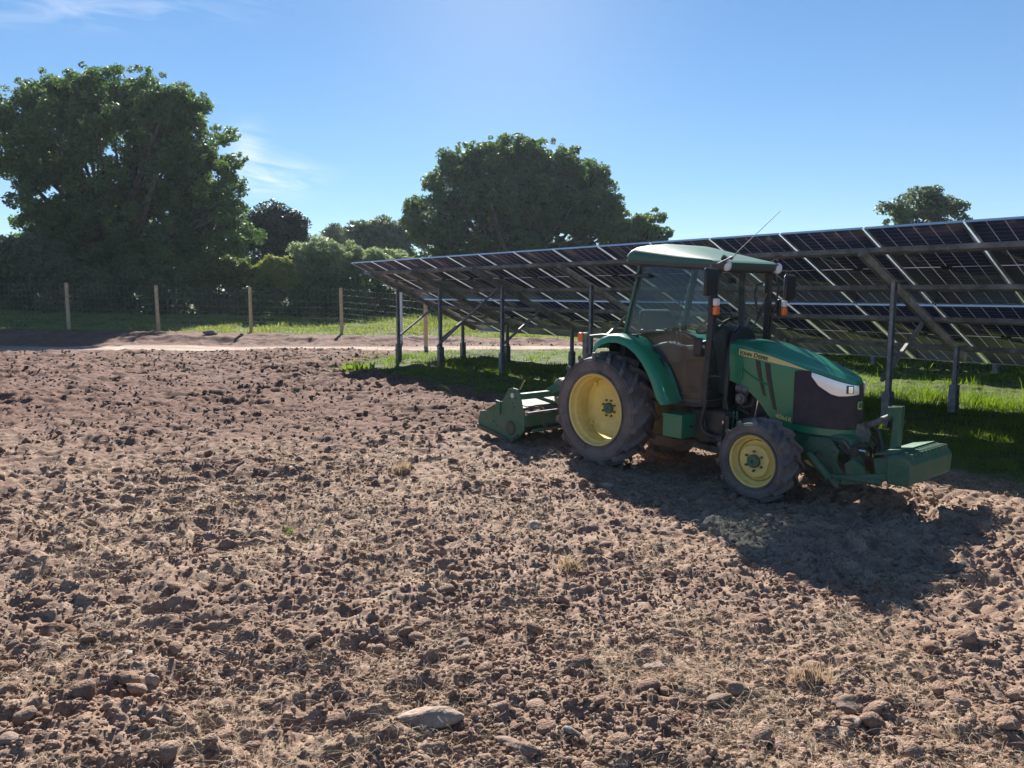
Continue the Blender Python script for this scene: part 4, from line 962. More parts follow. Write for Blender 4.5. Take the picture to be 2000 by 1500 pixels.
# wheels ------------------------------------------------------------------
def wheel(cx, cz, sgn, Rr, W, yo, rim_r, disc_in, nlug, lugh, hub_r, bolts, bolt_r, rear):
    """yo: outer face; sgn -1 = right-hand wheel"""
    s = sgn; yi = yo-s*W
    def Y(d): return yo-s*d                 # d = distance inward from the outer sidewall
    m = MB(); h = Rr-rim_r
    prof = [(rim_r-.006, Y(.045)), (rim_r+.02, Y(.018)), (rim_r+.25*h, Y(.004)), (rim_r+.5*h, Y(0)), (rim_r+.72*h, Y(.012)), (rim_r+.88*h, Y(.045)), (rim_r+.965*h, Y(.10*W+.05)), (Rr-lugh, Y(.5*W)),
            (rim_r+.965*h, Y(W-(.10*W+.05))), (rim_r+.88*h, Y(W-.045)), (rim_r+.72*h, Y(W-.012)), (rim_r+.5*h, Y(W)), (rim_r+.25*h, Y(W-.004)), (rim_r+.02, Y(W-.018)), (rim_r-.006, Y(W-.045)), (rim_r-.03, Y(W*.5))]
    # carcass sits a lug-height below the tread
    prof = [(r_ if r_ < rim_r+.8*h else r_-lugh*.75, y) for r_, y in prof]
    m.lathe(prof, (cx, cz), 72, closed=True)
    # raised rings on the sidewall
    for rr_ in (rim_r+.12*h, rim_r+.62*h):
        m.lathe([(rr_-.006, Y(.006)), (rr_-.004, Y(-.004)), (rr_+.004, Y(-.004)), (rr_+.006, Y(.006))], (cx, cz), 72)
    pl_ = list(zip([0, .25, .5, .72, .88, 1.0, 1.08], [Rr-lugh-.004, Rr-lugh-.004, Rr-lugh-.008, Rr-lugh-.014, Rr-lugh-.035, rim_r+.80*h, rim_r+.60*h]))
    for sd_ in (0, 1):
        for k in range(nlug):
            t0 = 2*math.pi*(k+.5*sd_)/nlug; secs = []
            for q, (u, dcen) in enumerate(((-.06, .0), (.25, .12), (.5, .24), (.75, .35), (.93, .43), (1.0, .47), (1.03, .49))):
                half = W/2; yy = yo-s*half+(s*half*min(u, 1.0)*.985 if sd_ == 0 else -s*half*min(u, 1.0)*.985)
                ang_ = t0-dcen*(.60 if rear else .72)*(.6/Rr)**.0
                base = interp(abs(u), [(0, Rr-lugh-.006), (.6, Rr-lugh-.010), (.85, Rr-lugh-.022), (.95, rim_r+.82*h-.01), (1.03, rim_r+.66*h)])
                topr = interp(abs(u), [(0, Rr), (.6, Rr-.003), (.88, Rr-.004), (.95, Rr-.012), (1.0, Rr-.045), (1.03, rim_r+.68*h)])
                if u > 1.0: yy += (s*.004 if sd_ == 0 else -s*.004)
                wb, wt = (.030, .017) if rear else (.026, .014)
                if u > .9: wb, wt = wb*1.25, wt*1.35
                ring = []
                for rr_, w_ in ((base, -wb), (topr, -wt), (topr, wt), (base, wb)):
                    aa = ang_+w_/Rr; ring.append((cx+rr_*math.cos(aa), yy+((s if sd_ == 0 else -s)*.010 if (rr_ == topr and u > .85) else 0), cz+rr_*math.sin(aa)))
                secs.append(ring)
            vs = [p for g_ in secs for p in g_]; ns = len(secs)
            m.add(vs, [(i*4+j, i*4+(j+1) % 4, (i+1)*4+(j+1) % 4, (i+1)*4+j) for i in range(ns-1) for j in range(4)]+[(3, 2, 1, 0), tuple((ns-1)*4+j for j in range(4))])
    w = m.build('wheel', RUBBER, trac, smooth=30)
    w['label'] = ('tall rear' if rear else 'small front')+' tyre with chevron lugs and yellow rim'
    rm = MB(); r0 = rim_r
    rp = [(r0+.004, Y(.030)), (r0+.010, Y(.018)), (r0+.002, Y(.012)), (r0-.010, Y(.020)), (r0-.014, Y(.045)), (r0-.018, Y(.070)), (r0-.035, Y(.085)), (r0-.040, Y(.12)), (r0-.042, Y(W*.5)), (r0-.040, Y(W-.05)), (r0+.004, Y(W-.03))]
    rm.lathe(rp, (cx, cz), 72)
    rim = rm.build('rim', YELLOW_P, w, smooth=40)
    dm = MB(); D = disc_in; ro = r0-.044
    if rear:
        # wavy-edged centre disc bolted to brackets
        n_ = 96; prof_r = [(1.0, 0.004), (.98, -.004), (.80, -.006), (.55, 0.0), (.48, .012), (.36, .012), (.30, .0)]
        ring = []
        for q, dd_ in prof_r:
            for k in range(n_):
                a_ = 2*math.pi*k/n_; rr_ = ro*q*(1-(.05*max(0, math.cos(4*a_+.6))**3 if q > .9 else 0)); ring.append((cx+rr_*math.cos(a_), Y(D+dd_), cz+rr_*math.sin(a_)))
        dm.add(ring, [(i*n_+k, i*n_+(k+1) % n_, (i+1)*n_+(k+1) % n_, (i+1)*n_+k) for i in range(len(prof_r)-1) for k in range(n_)])
        dm.lathe([(.36*ro*0+.30*ro, Y(D)), (.02, Y(D))], (cx, cz), 24)
        for k in range(4):
            a_ = R(38+90*k)
            dm.tube([(cx+(ro*.90)*math.cos(a_), Y(D-.012), cz+(ro*.90)*math.sin(a_)), (cx+(ro*.90)*math.cos(a_), Y(D+.002), cz+(ro*.90)*math.sin(a_))], .013, 8, mi=1)
            dm.bar((cx+(ro*.86)*math.cos(a_), Y(D-.02), cz+(ro*.86)*math.sin(a_)), (cx+(ro*1.0)*math.cos(a_), Y(D-.02), cz+(ro*1.0)*math.sin(a_)), .05, .012, up=(0, 1, 0))
    else:
        n_ = 96; prof_r = [(1.0, .02), (.90, .012), (.84, .0), (.80, -.022), (.62, -.028), (.46, -.018), (.30, -.018)]
        ring = []
        for q, dd_ in prof_r:
            for k in range(n_):
                a_ = 2*math.pi*k/n_; rr_ = ro*q*(1-(.07*max(0, math.cos(3*a_+.9))**2 if .7 < q < .95 else 0)); ring.append((cx+rr_*math.cos(a_), Y(D+dd_), cz+rr_*math.sin(a_)))
        dm.add(ring, [(i*n_+k, i*n_+(k+1) % n_, (i+1)*n_+(k+1) % n_, (i+1)*n_+k) for i in range(len(prof_r)-1) for k in range(n_)])
        dm.lathe([(.30*ro, Y(D-.018)), (.02, Y(D-.018))], (cx, cz), 24)
    for k in range(bolts):
        a_ = 2*math.pi*(k+.5)/bolts; b_ = D if rear else D-.018
        dm.tube([(cx+bolt_r*math.cos(a_), Y(b_-.022), cz+bolt_r*math.sin(a_)), (cx+bolt_r*math.cos(a_), Y(b_+.01), cz+bolt_r*math.sin(a_))], .011, 6, mi=1)
    dm.build('wheel_disc', [YELLOW_P, RUST], w, smooth=40)
    hm = MB(); b_ = D if rear else D-.018
    hm.lathe([(hub_r, Y(b_+.01)), (hub_r, Y(b_-.030)), (hub_r-.008, Y(b_-.038)), (.01, Y(b_-.040))], (cx, cz), 32); hm.build('hub_cap', GREEN_D, w, smooth=40)
    am = MB(); am.tube([(cx, Y(D+.01), cz), (cx, YC, cz)], .07 if rear else .05, 14); am.build('axle', BLACK_M, w)
    return w
wheel(0, .59, -1, .606, .36, -.86, .372, .245, 17, .050, .058, 8, .088, True)
wheel(0, .59, 1, .606, .36, .64, .372, .245, 17, .050, .058, 8, .088, True)
wheel(1.84, .345, -1, .372, .26, -.80, .222, .075, 14, .034, .058, 6, .086, False)
wheel(1.84, .345, 1, .372, .26, .58, .222, .075, 14, .034, .058, 6, .086, False)

# front frame, axle ---------------------------------------------------------
part('front_axle', lambda m: (m.prism([(1.76, .26), (1.74, .36), (1.80, .44), (1.90, .44), (1.94, .34), (1.90, .25)], YC-.44, YC+.44), m.ball((1.85, YC-.42, .345), .10), m.ball((1.85, YC+.42, .345), .10)), GREEN_D, .01)
part('front_frame', lambda m: (m.prism([(1.85, .40), (1.85, .56), (2.10, .585), (2.42, .60), (2.48, .56), (2.48, .47), (2.36, .41), (2.1, .38)], YC-.20, YC+.20)), GREEN_D, .015)
fp_ = part('hitch_side_plate', lambda m: m.prism([(2.14, .36), (2.08, .46), (2.14, .56), (2.32, .57), (2.41, .47), (2.38, .38), (2.46, .28), (2.44, .20), (2.34, .20), (2.28, .32)], -.375, -.355), GREEN_D, .004)
for (x, z) in ((2.14, .45), (2.30, .52), (2.36, .46), (2.39, .25), (2.24, .42)):
    part('bolt', lambda m: m.tube([(x, -.375, z), (x, -.39, z)], .014, 6), GREYM, 0, fp_)
part('hitch_side_plate', lambda m: m.prism([(2.15, .28), (2.05, .42), (2.12, .56), (2.36, .58), (2.46, .50), (2.50, .40), (2.62, .30), (2.62, .18), (2.45, .13), (2.28, .17)], .135, .155), GREEN_D, .004)
part('lift_cylinder', lambda m: (m.tube([(2.16, -.42, .42), (2.36, -.42, .235)], .038, 14), m.tube([(2.36, -.42, .235), (2.44, -.42, .17)], .018, 10)), GREEN_D, .003)
part('lift_cylinder', lambda m: (m.tube([(2.16, .20, .42), (2.36, .20, .235)], .038, 14), m.tube([(2.36, .20, .235), (2.44, .20, .17)], .018, 10)), GREEN_D, .003)
part('lift_arm', lambda m: m.prism([(2.46, .20), (2.47, .27), (2.60, .31), (2.86, .37), (2.86, .31), (2.62, .235)], -.43, -.405), GREEN_D, .006)
part('lift_arm', lambda m: m.prism([(2.36, .18), (2.36, .27), (2.55, .34), (2.86, .40), (2.86, .31), (2.60, .24)], .20, .24), GREEN_D, .006)
part('link_bar', lambda m: m.tube([(2.38, -.40, .255), (2.80, -.44, .285)], .025, 10), GREEN_D)
part('knuckle', lambda m: m.prism([(2.50, .25), (2.47, .38), (2.54, .43), (2.63, .37), (2.66, .27)], -.40, -.36), GREEN_D, .006)
part('linkage_plate', lambda m: m.prism([(2.50, .30), (2.46, .44), (2.52, .47), (2.58, .40), (2.62, .30)], -.30, -.28), GREEN_D, .003)
part('linkage_plate', lambda m: m.prism([(2.44, .34), (2.40, .50), (2.47, .50), (2.54, .40)], -.22, -.20), GREEN_D, .003)
part('hydraulic_valve', lambda m: m.box(2.44, 2.54, -.34, -.24, .44, .52), BLACK_M, .01)
part('hose', lambda m: m.tube([(2.48, -.33, .50), (2.43, -.36, .56), (2.34, -.34, .55), (2.28, -.33, .47), (2.33, -.36, .38)], .011, 8), GREYM)
part('hose', lambda m: m.tube([(2.52, -.30, .52), (2.58, -.26, .56), (2.60, -.18, .50), (2.57, -.14, .42)], .011, 8), BLACK)
part('hose', lambda m: m.tube([(2.20, -.40, .42), (2.26, -.45, .46), (2.34, -.45, .40), (2.40, -.43, .30)], .009, 8), BLACK)
part('coupler', lambda m: m.tube([(2.54, -.30, .49), (2.60, -.30, .49)], .016, 8), CHROME)
part('coupler', lambda m: m.tube([(2.54, -.26, .47), (2.60, -.26, .47)], .016, 8), CHROME)
part('cross_shaft', lambda m: m.tube([(2.42, -.42, .22), (2.42, .22, .22)], .032, 12), GREEN_D)
part('pto_shaft', lambda m: m.tube([(2.50, YC, .36), (2.62, YC, .36)], [.06, .045], 16), RUST)
part('warning_sticker', lambda m: m.box(2.50, 2.53, -.10, .0, .33, .42), YTX, .002)
part('top_link_bracket', lambda m: m.prism([(2.40, .56), (2.42, .68), (2.50, .70), (2.54, .60), (2.52, .52)], -.16, -.08), GREYM, .006)
part('top_link_spring', lambda m: m.tube([(2.47, .0, .68), (2.55, .02, .62), (2.58, .02, .52), (2.60, .0, .40)], .02, 8), BLACK)
part('top_link', lambda m: (m.tube([(2.45, -.10, .655), (2.60, -.10, .72), (2.71, -.10, .79)], [.022, .030, .020], 10), m.ball((2.45, -.10, .655), .035), m.ball((2.715, -.10, .80), .032)), GREYM)
part('hose', lambda m: m.tube([(2.30, -.30, .50), (2.40, -.36, .52), (2.47, -.34, .46), (2.44, -.30, .38)], .012, 8), BLACK)
part('hose', lambda m: m.tube([(2.36, .02, .62), (2.46, .02, .60), (2.53, .06, .50), (2.50, .08, .38)], .016, 8), BLACK)
part('rear_link', lambda m: m.tube([(-.35, -.32, .45), (-.95, -.42, .38)], .028, 8), BLACK_M)
part('rear_link', lambda m: m.tube([(-.35, .10, .45), (-.95, .20, .38)], .028, 8), BLACK_M)
part('rear_top_link', lambda m: m.tube([(-.30, YC, .80), (-1.0, YC, .86)], .025, 8), GREYM)

# cab -------------------------------------------------------------------------
yr, yl = -.60, .38            # side planes at the belt line
def cy(side_, z):             # cab narrows slightly towards the roof
    k = smooth(1.3, 2.1, z)*.035; return (yr+float(k)) if side_ < 0 else (yl-float(k))
def cabline(name, pts, w, h, side_, matl=BLACK):
    m = MB()
    m.tube([(x, cy(side_, z)+(0.012 if side_ < 0 else -.012), z) for x, z in pts], w, 8); return m.build(name, matl, trac, smooth=50)
archg = [(.83, .738), (.80, .86), (.74, 1.00), (.66, 1.13), (.56, 1.235), (.44, 1.315), (.32, 1.368), (.197, 1.395)]
for sd in (-1, 1):
    y_ = lambda z: cy(sd, z)+(0.012 if sd < 0 else -.012)
    def thick(m, pts, wd, ht):
        for a, b in zip(pts[:-1], pts[1:]): m.bar((a[0], y_(a[1]), a[1]), (b[0], y_(b[1]), b[1]), wd, ht, up=(0, 1, 0))
    part('a_pillar', lambda m: thick(m, [(1.245, 2.03), (1.235, 1.6), (1.215, 1.2), (1.195, .95), (1.18, .74)], .062, .045), BLACK, .006)
    part('c_pillar', lambda m: thick(m, [(.175, 1.38), (.24, 1.66), (.30, 1.90), (.345, 2.10)], .030, .045), ROOFG, .006)
    part('window_seal', lambda m: thick(m, [(.215, 1.39), (.275, 1.66), (.34, 1.90), (.39, 2.08), (.62, 2.085), (.90, 2.065), (1.21, 2.02)], .022, .03), BLACK, .004)
    part('door_sill', lambda m: thick(m, [(1.20, .745), (.83, .728)]+archg[1:], .020, .035), BLACK, .004)
    # door glass follows the wheel arch
    outer = [(1.185, .762), (.85, .752)]+[(x+.012, z+.015) for x, z in archg[1:]]+[(.275, 1.66), (.34, 1.90), (.385, 2.075), (.62, 2.08), (.90, 2.06), (1.225, 2.015), (1.205, 1.6), (1.19, 1.2)]
    m = MB(); cxx, czz = 1.0, 1.5; vs = [(cxx, cy(sd, czz), czz)]+[(x, cy(sd, z), z) for x, z in outer]
    n = len(outer); m.add(vs, [(0, i+1, (i+1) % n+1) for i in range(n)]); m.build('door_glass', GLASS, trac, smooth=0)
part('rear_hinge', lambda m: m.box(.29, .50, -.615, -.585, 1.955, 1.995), BLACK, .006)
part('door_latch', lambda m: m.box(.225, .36, -.612, -.575, 1.31, 1.385), BLACK, .006)
part('door_handle', lambda m: m.box(1.075, 1.165, -.645, -.600, 1.21, 1.385), BLACK, .018)
part('grab_bar', lambda m: m.tube([(1.22, -.60, 1.03), (1.29, -.60, 1.03), (1.33, -.55, 1.03)], .010, 8), BLACK)
# front frame and screens
def zfx(z): return 1.245-.02*(1.4-z)*(1 if z < 1.4 else 0)
m = MB(); m.bar((1.25, yr+.05, 2.02), (1.25, yl-.05, 2.02), .05, .05); m.build('front_header', BLACK, trac, bevel=.006)
m = MB(); m.bar((1.185, yr+.02, .755), (1.185, yl-.02, .755), .05, .06); m.build('front_sill', BLACK, trac, bevel=.006)
m = MB(); m.add([(1.19, yr+.04, .79), (1.19, yl-.04, .79), (1.243, yl-.07, 2.0), (1.243, yr+.07, 2.0)], [(0, 1, 2, 3)]); m.build('windscreen', GLASS, trac, smooth=0)
m = MB(); m.add([(.13, yr+.05, 1.36), (.13, yl-.05, 1.36), (.33, yl-.08, 2.06), (.33, yr+.08, 2.06)], [(0, 1, 2, 3)]); m.build('rear_window', GLASS_R, trac, smooth=0)
m = MB(); m.bar((.14, yr+.03, 1.35), (.14, yl-.03, 1.35), .05, .05); m.bar((.345, yr+.03, 2.08), (.345, yl-.03, 2.08), .05, .05, mi=0); m.build('rear_header', BLACK, trac, bevel=.006)
part('rear_panel', lambda m: m.add([(.12, yr+.02, .80), (.12, yl-.02, .80), (.12, yl-.02, 1.34), (.12, yr+.02, 1.34)], [(0, 1, 2, 3)]), BLACK_I, solid=.02)
part('inner_side_panel', lambda m: m.prism([(.14, .76), (.82, .76)]+archg[1:], .185, .20), BLACK_I)
part('cab_floor', lambda m: m.box(.15, 1.18, yr+.03, yl-.03, .72, .75), BLACK_M, .005)
part('b_pillar', lambda m: m.bar((.93, yl-.03, 2.03), (.95, yl-.03, .80), .07, .03, up=(0, 1, 0)), DGREY, .006)
# roof: dark lower lip and moulded green cap
def roof_sec(z, inset, x0, x1, nose=0.0, n=7):
    """rounded rectangle outline"""
    pts = []; rc = .10
    xa_, xb_, ya_, yb_ = x0+inset, x1-inset, -.625+inset, .405-inset
    for cx_, cy_, a0 in ((xb_-rc, yb_-rc, 0), (xa_+rc, yb_-rc, 90), (xa_+rc, ya_+rc, 180), (xb_-rc, ya_+rc, 270)):
        for k in range(n):
            a = R(a0+90*k/(n-1)); x = cx_+rc*math.cos(a); y = cy_+rc*math.sin(a)
            if x > 1.2: x += nose*(1-((y-YC)/.5)**2)
            pts.append((x, y, z))
    return pts
def roof_z(pts, top=False, crown=0.0):
    o_ = []
    for x, y, z in pts:
        dz = -(.085+.75*max(0, z-2.16))*float(smooth(.45, 1.42, x))-.01*float(smooth(.35, .15, x))
        o_.append((x, y, z+dz+crown*(1-((y-YC)/.52)**2)))
    return o_
def loft(secs, matl, name, cap0=True, cap1=True, bevel=0):
    m = MB(); k = len(secs[0]); vs = [p for s_ in secs for p in s_]
    fs = [(i*k+j, i*k+(j+1) % k, (i+1)*k+(j+1) % k, (i+1)*k+j) for i in range(len(secs)-1) for j in range(k)]
    if cap0: fs.append(tuple(range(k))[::-1])
    if cap1: fs.append(tuple((len(secs)-1)*k+j for j in range(k)))
    m.add(vs, fs); return m.build(name, matl, trac, smooth=32, bevel=bevel)
X0, X1 = .165, 1.345
roof = loft([roof_z(roof_sec(2.125, .012, X0, X1, .04)), roof_z(roof_sec(2.180, .0, X0-.006, X1+.01, .05)), roof_z(roof_sec(2.205, .004, X0+.005, X1, .05)), roof_z(roof_sec(2.240, .020, X0+.02, X1, .04)), roof_z(roof_sec(2.262, .05, X0+.04, X1, .03)), roof_z(roof_sec(2.275, .11, X0+.06, X1, .02), crown=.012), roof_z(roof_sec(2.283, .22, X0+.10, X1, .0), crown=.018), roof_z(roof_sec(2.287, .34, X0+.2, X1-.1, .0), crown=.02)], ROOFG, 'roof')
lip = loft([roof_z(roof_sec(2.085, .05, X0+.02, X1-.02, .02)), roof_z(roof_sec(2.105, .012, X0, X1, .04)), roof_z(roof_sec(2.140, .006, X0-.012, X1+.004, .05)), roof_z(roof_sec(2.172, .016, X0, X1, .04))], DGREY, 'roof_lining')
# seat, wheel, consoles
seat = part('seat', lambda m: m.prism([(.28, 1.12), (.26, 1.24), (.72, 1.27), (.80, 1.22), (.78, 1.12)], YC-.24, YC+.24), SEATM, .04)
part('seat_back', lambda m: m.prism([(.30, 1.20), (.13, 1.50), (.12, 1.62), (.20, 1.64), (.27, 1.56), (.42, 1.26)], YC-.23, YC+.23), SEATM, .05, seat)
part('armrest', lambda m: m.prism([(.22, 1.38), (.22, 1.43), (.60, 1.43), (.62, 1.38)], YC-.31, YC-.24), BLACK, .02, seat)
part('seat_base', lambda m: m.box(.32, .72, YC-.18, YC+.18, .76, 1.12), BLACK_I, .02, seat)
part('side_console', lambda m: m.prism([(.40, 1.12), (.35, 1.25), (.70, 1.33), (.86, 1.28), (.84, 1.12)], -.56, -.40), BLACK_I, .03)
part('side_console', lambda m: m.prism([(.45, .95), (.35, 1.25), (.70, 1.33), (.86, 1.28), (.95, .95)], .20, .34), BLACK_I, .03)
part('lever', lambda m: (m.tube([(.80, -.46, 1.30), (.79, -.44, 1.45), (.745, -.43, 1.66), (.735, -.43, 1.79)], .007, 6), m.ball((.733, -.43, 1.80), .018)), BLACK)
for x_, z_ in ((.62, 1.43), (.69, 1.42), (.76, 1.40)):
    part('lever', lambda m: (m.tube([(x_, -.49, 1.28), (x_+.01, -.49, z_-.02)], .008, 6), m.ball((x_+.01, -.49, z_), .02, sc=(1, .6, 1.2))), BLACK)
sc_ = part('steering_column', lambda m: (m.prism([(1.18, .80), (1.18, 1.46), (1.12, 1.50), (1.00, 1.42), (1.04, 1.2), (1.08, .80)], YC-.13, YC+.13)), BLACK_I, .03)
m = MB(); wc = Vector((.93, YC, 1.50)); ax = Vector((-.55, 0, .84)).normalized(); u_ = Vector((0, 1, 0)); v_ = ax.cross(u_)
ring = [wc+(u_*math.cos(t)+v_*math.sin(t))*.185 for t in np.linspace(0, 2*math.pi, 33)]
m.tube(ring, .014, 8, cap=False)
for t in (R(90), R(210), R(330)): m.tube([wc-ax*.03, wc+(u_*math.cos(t)+v_*math.sin(t))*.18], .010, 6)
m.tube([wc-ax*.16, wc-ax*.01], .03, 10); m.build('steering_wheel', BLACK, trac)
# lamps, mirrors, aerial, wiper
for (p, nm) in (((1.335, -.515, 2.055), 'work_light'), ((1.345, .325, 2.045), 'work_light')):
    w_ = part(nm, lambda m: m.ball(p, .055, sc=(.8, .85, 1)), LAMPG)
    part('lamp_ring', lambda m: m.tube([(p[0]-.045, p[1], p[2]+.05), (p[0]-.02, p[1], p[2]+.085)], .025, 10), BLACK, 0, w_)
def mirror(yc_, zc, side_):
    mm = part('mirror', lambda m: m.box(1.335, 1.37, yc_-.095, yc_+.095, zc-.13, zc+.12), BLACK, .022)
    part('mirror_glass', lambda m: m.box(1.328, 1.334, yc_-.075, yc_+.075, zc-.11, zc+.10), CHROME, .003, mm)
    part('mirror_arm', lambda m: m.tube([(1.345, yc_, zc+.10), (1.345, yc_, zc+.155), (1.345, YC+side_*.46, zc+.16), (1.30, YC+side_*.44, zc+.13)], .009, 8), GREYM, 0, mm)
mirror(-.775, 1.905, -1); mirror(.55, 1.865, 1)
def indicator(y0, z0):
    b_ = part('indicator', lambda m: m.box(1.30, 1.345, y0-.04, y0+.04, z0-.095, z0+.075), BLACK, .01)
    part('orange_lamp', lambda m: m.box(1.345, 1.385, y0-.035, y0+.035, z0-.085, z0-.005), ORANGE, .012, b_)
    part('white_lamp', lambda m: m.box(1.345, 1.385, y0-.035, y0+.035, z0-.003, z0+.065), CLEARW, .012, b_)
    part('lamp_bracket', lambda m: m.tube([(1.31, y0, z0), (1.27, y0+(.08 if y0 < 0 else -.10), z0+.01)], .010, 6), BLACK, 0, b_)
indicator(-.70, 1.69); indicator(.44, 1.665)
part('hose', lambda m: m.tube([(1.29, .36, 2.0), (1.33, .38, 1.85), (1.31, .38, 1.70), (1.28, .36, 1.55), (1.27, .36, 1.3)], .010, 6), BLACK)
part('beacon_mount', lambda m: (m.tube([(1.33, .33, 2.10), (1.33, .36, 2.17)], .010, 8), m.tube([(1.33, .36, 2.165), (1.33, .36, 2.178)], .035, 10)), RUST)
part('wiper', lambda m: (m.tube([(1.262, -.02, 1.40), (1.268, .14, 1.56), (1.268, .26, 1.72)], .008, 6), m.tube([(1.272, .02, 1.42), (1.272, .27, 1.80)], .006, 6)), BLACK)
part('grab_handle', lambda m: m.tube([(1.20, .30, 1.90), (1.19, .22, 1.88), (1.18, .20, 1.80), (1.19, .24, 1.60), (1.20, .30, 1.58)], .012, 8), BLACK)
part('aerial', lambda m: (m.tube([(1.37, -.50, 2.11), (1.42, -.44, 2.20), (1.62, -.12, 2.55)], [.006, .004, .0028], 6), m.ball((1.37, -.50, 2.12), .018)), GREYM)
part('aerial_bracket', lambda m: m.tube([(1.34, -.56, 2.10), (1.38, -.50, 2.13), (1.34, -.68, 2.06)], .008, 6), GREYM)
part('inner_mirror', lambda m: m.box(1.10, 1.14, YC-.05, YC+.05, 1.90, 1.95), BLACK, .006)

# soil tiller on the rear linkage -----------------------------------------------
til = empty('soil_tiller', TO, TR); tag(til, 'dusty green tiller with a humped side plate mounted behind the tractor', 'tiller')
def tp(name, fn, matl, bevel=0, parent=til, **k):
    m = MB(); fn(m); return m.build(name, matl, parent, bevel=bevel, **k)
outl = [(-1.975, .22), (-1.93, .36), (-1.70, .385), (-1.60, .41), (-1.585, .50), (-1.50, .52), (-1.445, .60), (-1.375, .685), (-1.30, .70), (-1.215, .69), (-1.175, .635), (-1.135, .49), (-1.095, .43), (-1.10, .22), (-1.17, .15), (-1.30, .04), (-1.36, .03), (-1.50, .08), (-1.93, .13)]
sp_ = tp('side_plate', lambda m: m.prism(outl, -.862, -.846), GREEN_D, .003)
tp('side_plate', lambda m: m.prism(outl, .60, .616), GREEN_D, .003)
tp('skid', lambda m: m.prism([(-1.98, .20), (-1.96, .14), (-1.50, .07), (-1.36, .02), (-1.18, .13), (-1.20, .17), (-1.36, .07), (-1.50, .12), (-1.95, .19)], -.885, -.863), SOILED, .003)
tp('bearing_cover', lambda m: m.tube([(-1.335, -.862, .225), (-1.335, -.885, .225)], [.088, .075], 28), SOILED, .004, sp_)
tp('sticker', lambda m: m.tube([(-1.312, -.862, .610), (-1.312, -.8645, .610)], .030, 20), mat('white_sticker', (.6, .6, .6), .5), 0, sp_)
for x, z in ((-1.27, .66), (-1.35, .66), (-1.25, .58), (-1.36, .57), (-1.31, .52), (-1.28, .48), (-1.66, .26), (-1.60, .22)):
    tp('bolt', lambda m: m.tube([(x, -.862, z), (x, -.868, z)], .010, 6), BLACK_M, 0, sp_)
tp('bracket', lambda m: m.prism([(-1.60, .34), (-1.60, .53), (-1.52, .52), (-1.52, .36)], -.885, -.866), GREEN_D, .004)
tp('latch_pin', lambda m: m.bar((-1.20, -.84, .69), (-1.14, -.82, .80), .018, .012), mat('brass_pin', (.35, .30, .12), .5, metal=.6))
tp('cross_beam', lambda m: m.box(-1.22, -1.14, -.845, .60, .575, .645), GREEN_D, .008)
tp('deck_plate', lambda m: m.prism([(-1.55, .50), (-1.54, .515), (-1.18, .47), (-1.18, .455)], -.845, .60), GREEN_D, .003)
tp('worn_tread_plate', lambda m: m.prism([(-1.50, .512), (-1.50, .519), (-1.20, .482), (-1.20, .475)], -.74, .10), mat('worn_deck', (.20, .14, .095), .7, col2=(.11, .10, .07), vscale=5), .002)
tp('stiffener', lambda m: m.bar((-1.52, -.30, .53), (-1.16, -.30, .49), .05, .05), GREEN_D, .006)
tp('stiffener', lambda m: m.bar((-1.52, .20, .53), (-1.16, .20, .49), .05, .05), GREEN_D, .006)
tp('grease_pipe', lambda m: m.tube([(-1.10, -.84, .47), (-1.09, -.70, .50), (-1.08, -.30, .49), (-1.05, .1, .52)], .009, 6), BLACK)
for yb_ in (-.55, -.10, .35):
    tp('hinge', lambda m: m.tube([(-1.545, yb_-.06, .52), (-1.545, yb_+.06, .52)], .018, 8), BLACK_M)
tp('deck_cover', lambda m: m.prism([(-1.92, .33), (-1.92, .35), (-1.55, .52), (-1.55, .50)], -.845, .60), GREEN_D, .003)
tp('front_rail', lambda m: m.tube([(-1.07, -.84, .415), (-1.07, .58, .415)], .022, 12), GREYM)
tp('front_apron', lambda m: m.prism([(-1.12, .26), (-1.12, .40), (-1.09, .40), (-1.09, .26)], -.845, .60), GREEN_D, .004)
tp('lower_rail', lambda m: m.tube([(-1.02, -.80, .22), (-1.02, .56, .22)], .018, 10), GREEN_D)
for y in (-.62, -.30):
    tp('tine_guard', lambda m: m.bar((-1.02, y, .30), (-1.02, y+.01, .16), .03, .02), GREYM, .003)
rot = tp('rotor', lambda m: m.tube([(-1.36, -.84, .20), (-1.36, .60, .20)], .07, 14), SOILED)
for k in range(16):
    a = k*2.1; y = -.80+k*.09
    tp('tine', lambda m: m.bar((-1.36+.06*math.cos(a), y, .20+.06*math.sin(a)), (-1.36+.15*math.cos(a+.5), y+.03, .20+.15*math.sin(a+.5)), .05, .012), SOILED, 0, rot)
tp('headstock', lambda m: (m.bar((-1.20, -.40, .62), (-.80, -.22, .86), .10, .018, up=(0, 1, 0))), GREEN_D, .003)
tp('headstock', lambda m: (m.bar((-1.20, .18, .62), (-.80, .0, .86), .10, .018, up=(0, 1, 0))), GREEN_D, .003)
tp('gearbox', lambda m: m.prism([(-1.28, .50), (-1.28, .74), (-1.20, .78), (-1.02, .76), (-.98, .66), (-1.0, .50)], YC-.12, YC+.12), GREEN_D, .02)

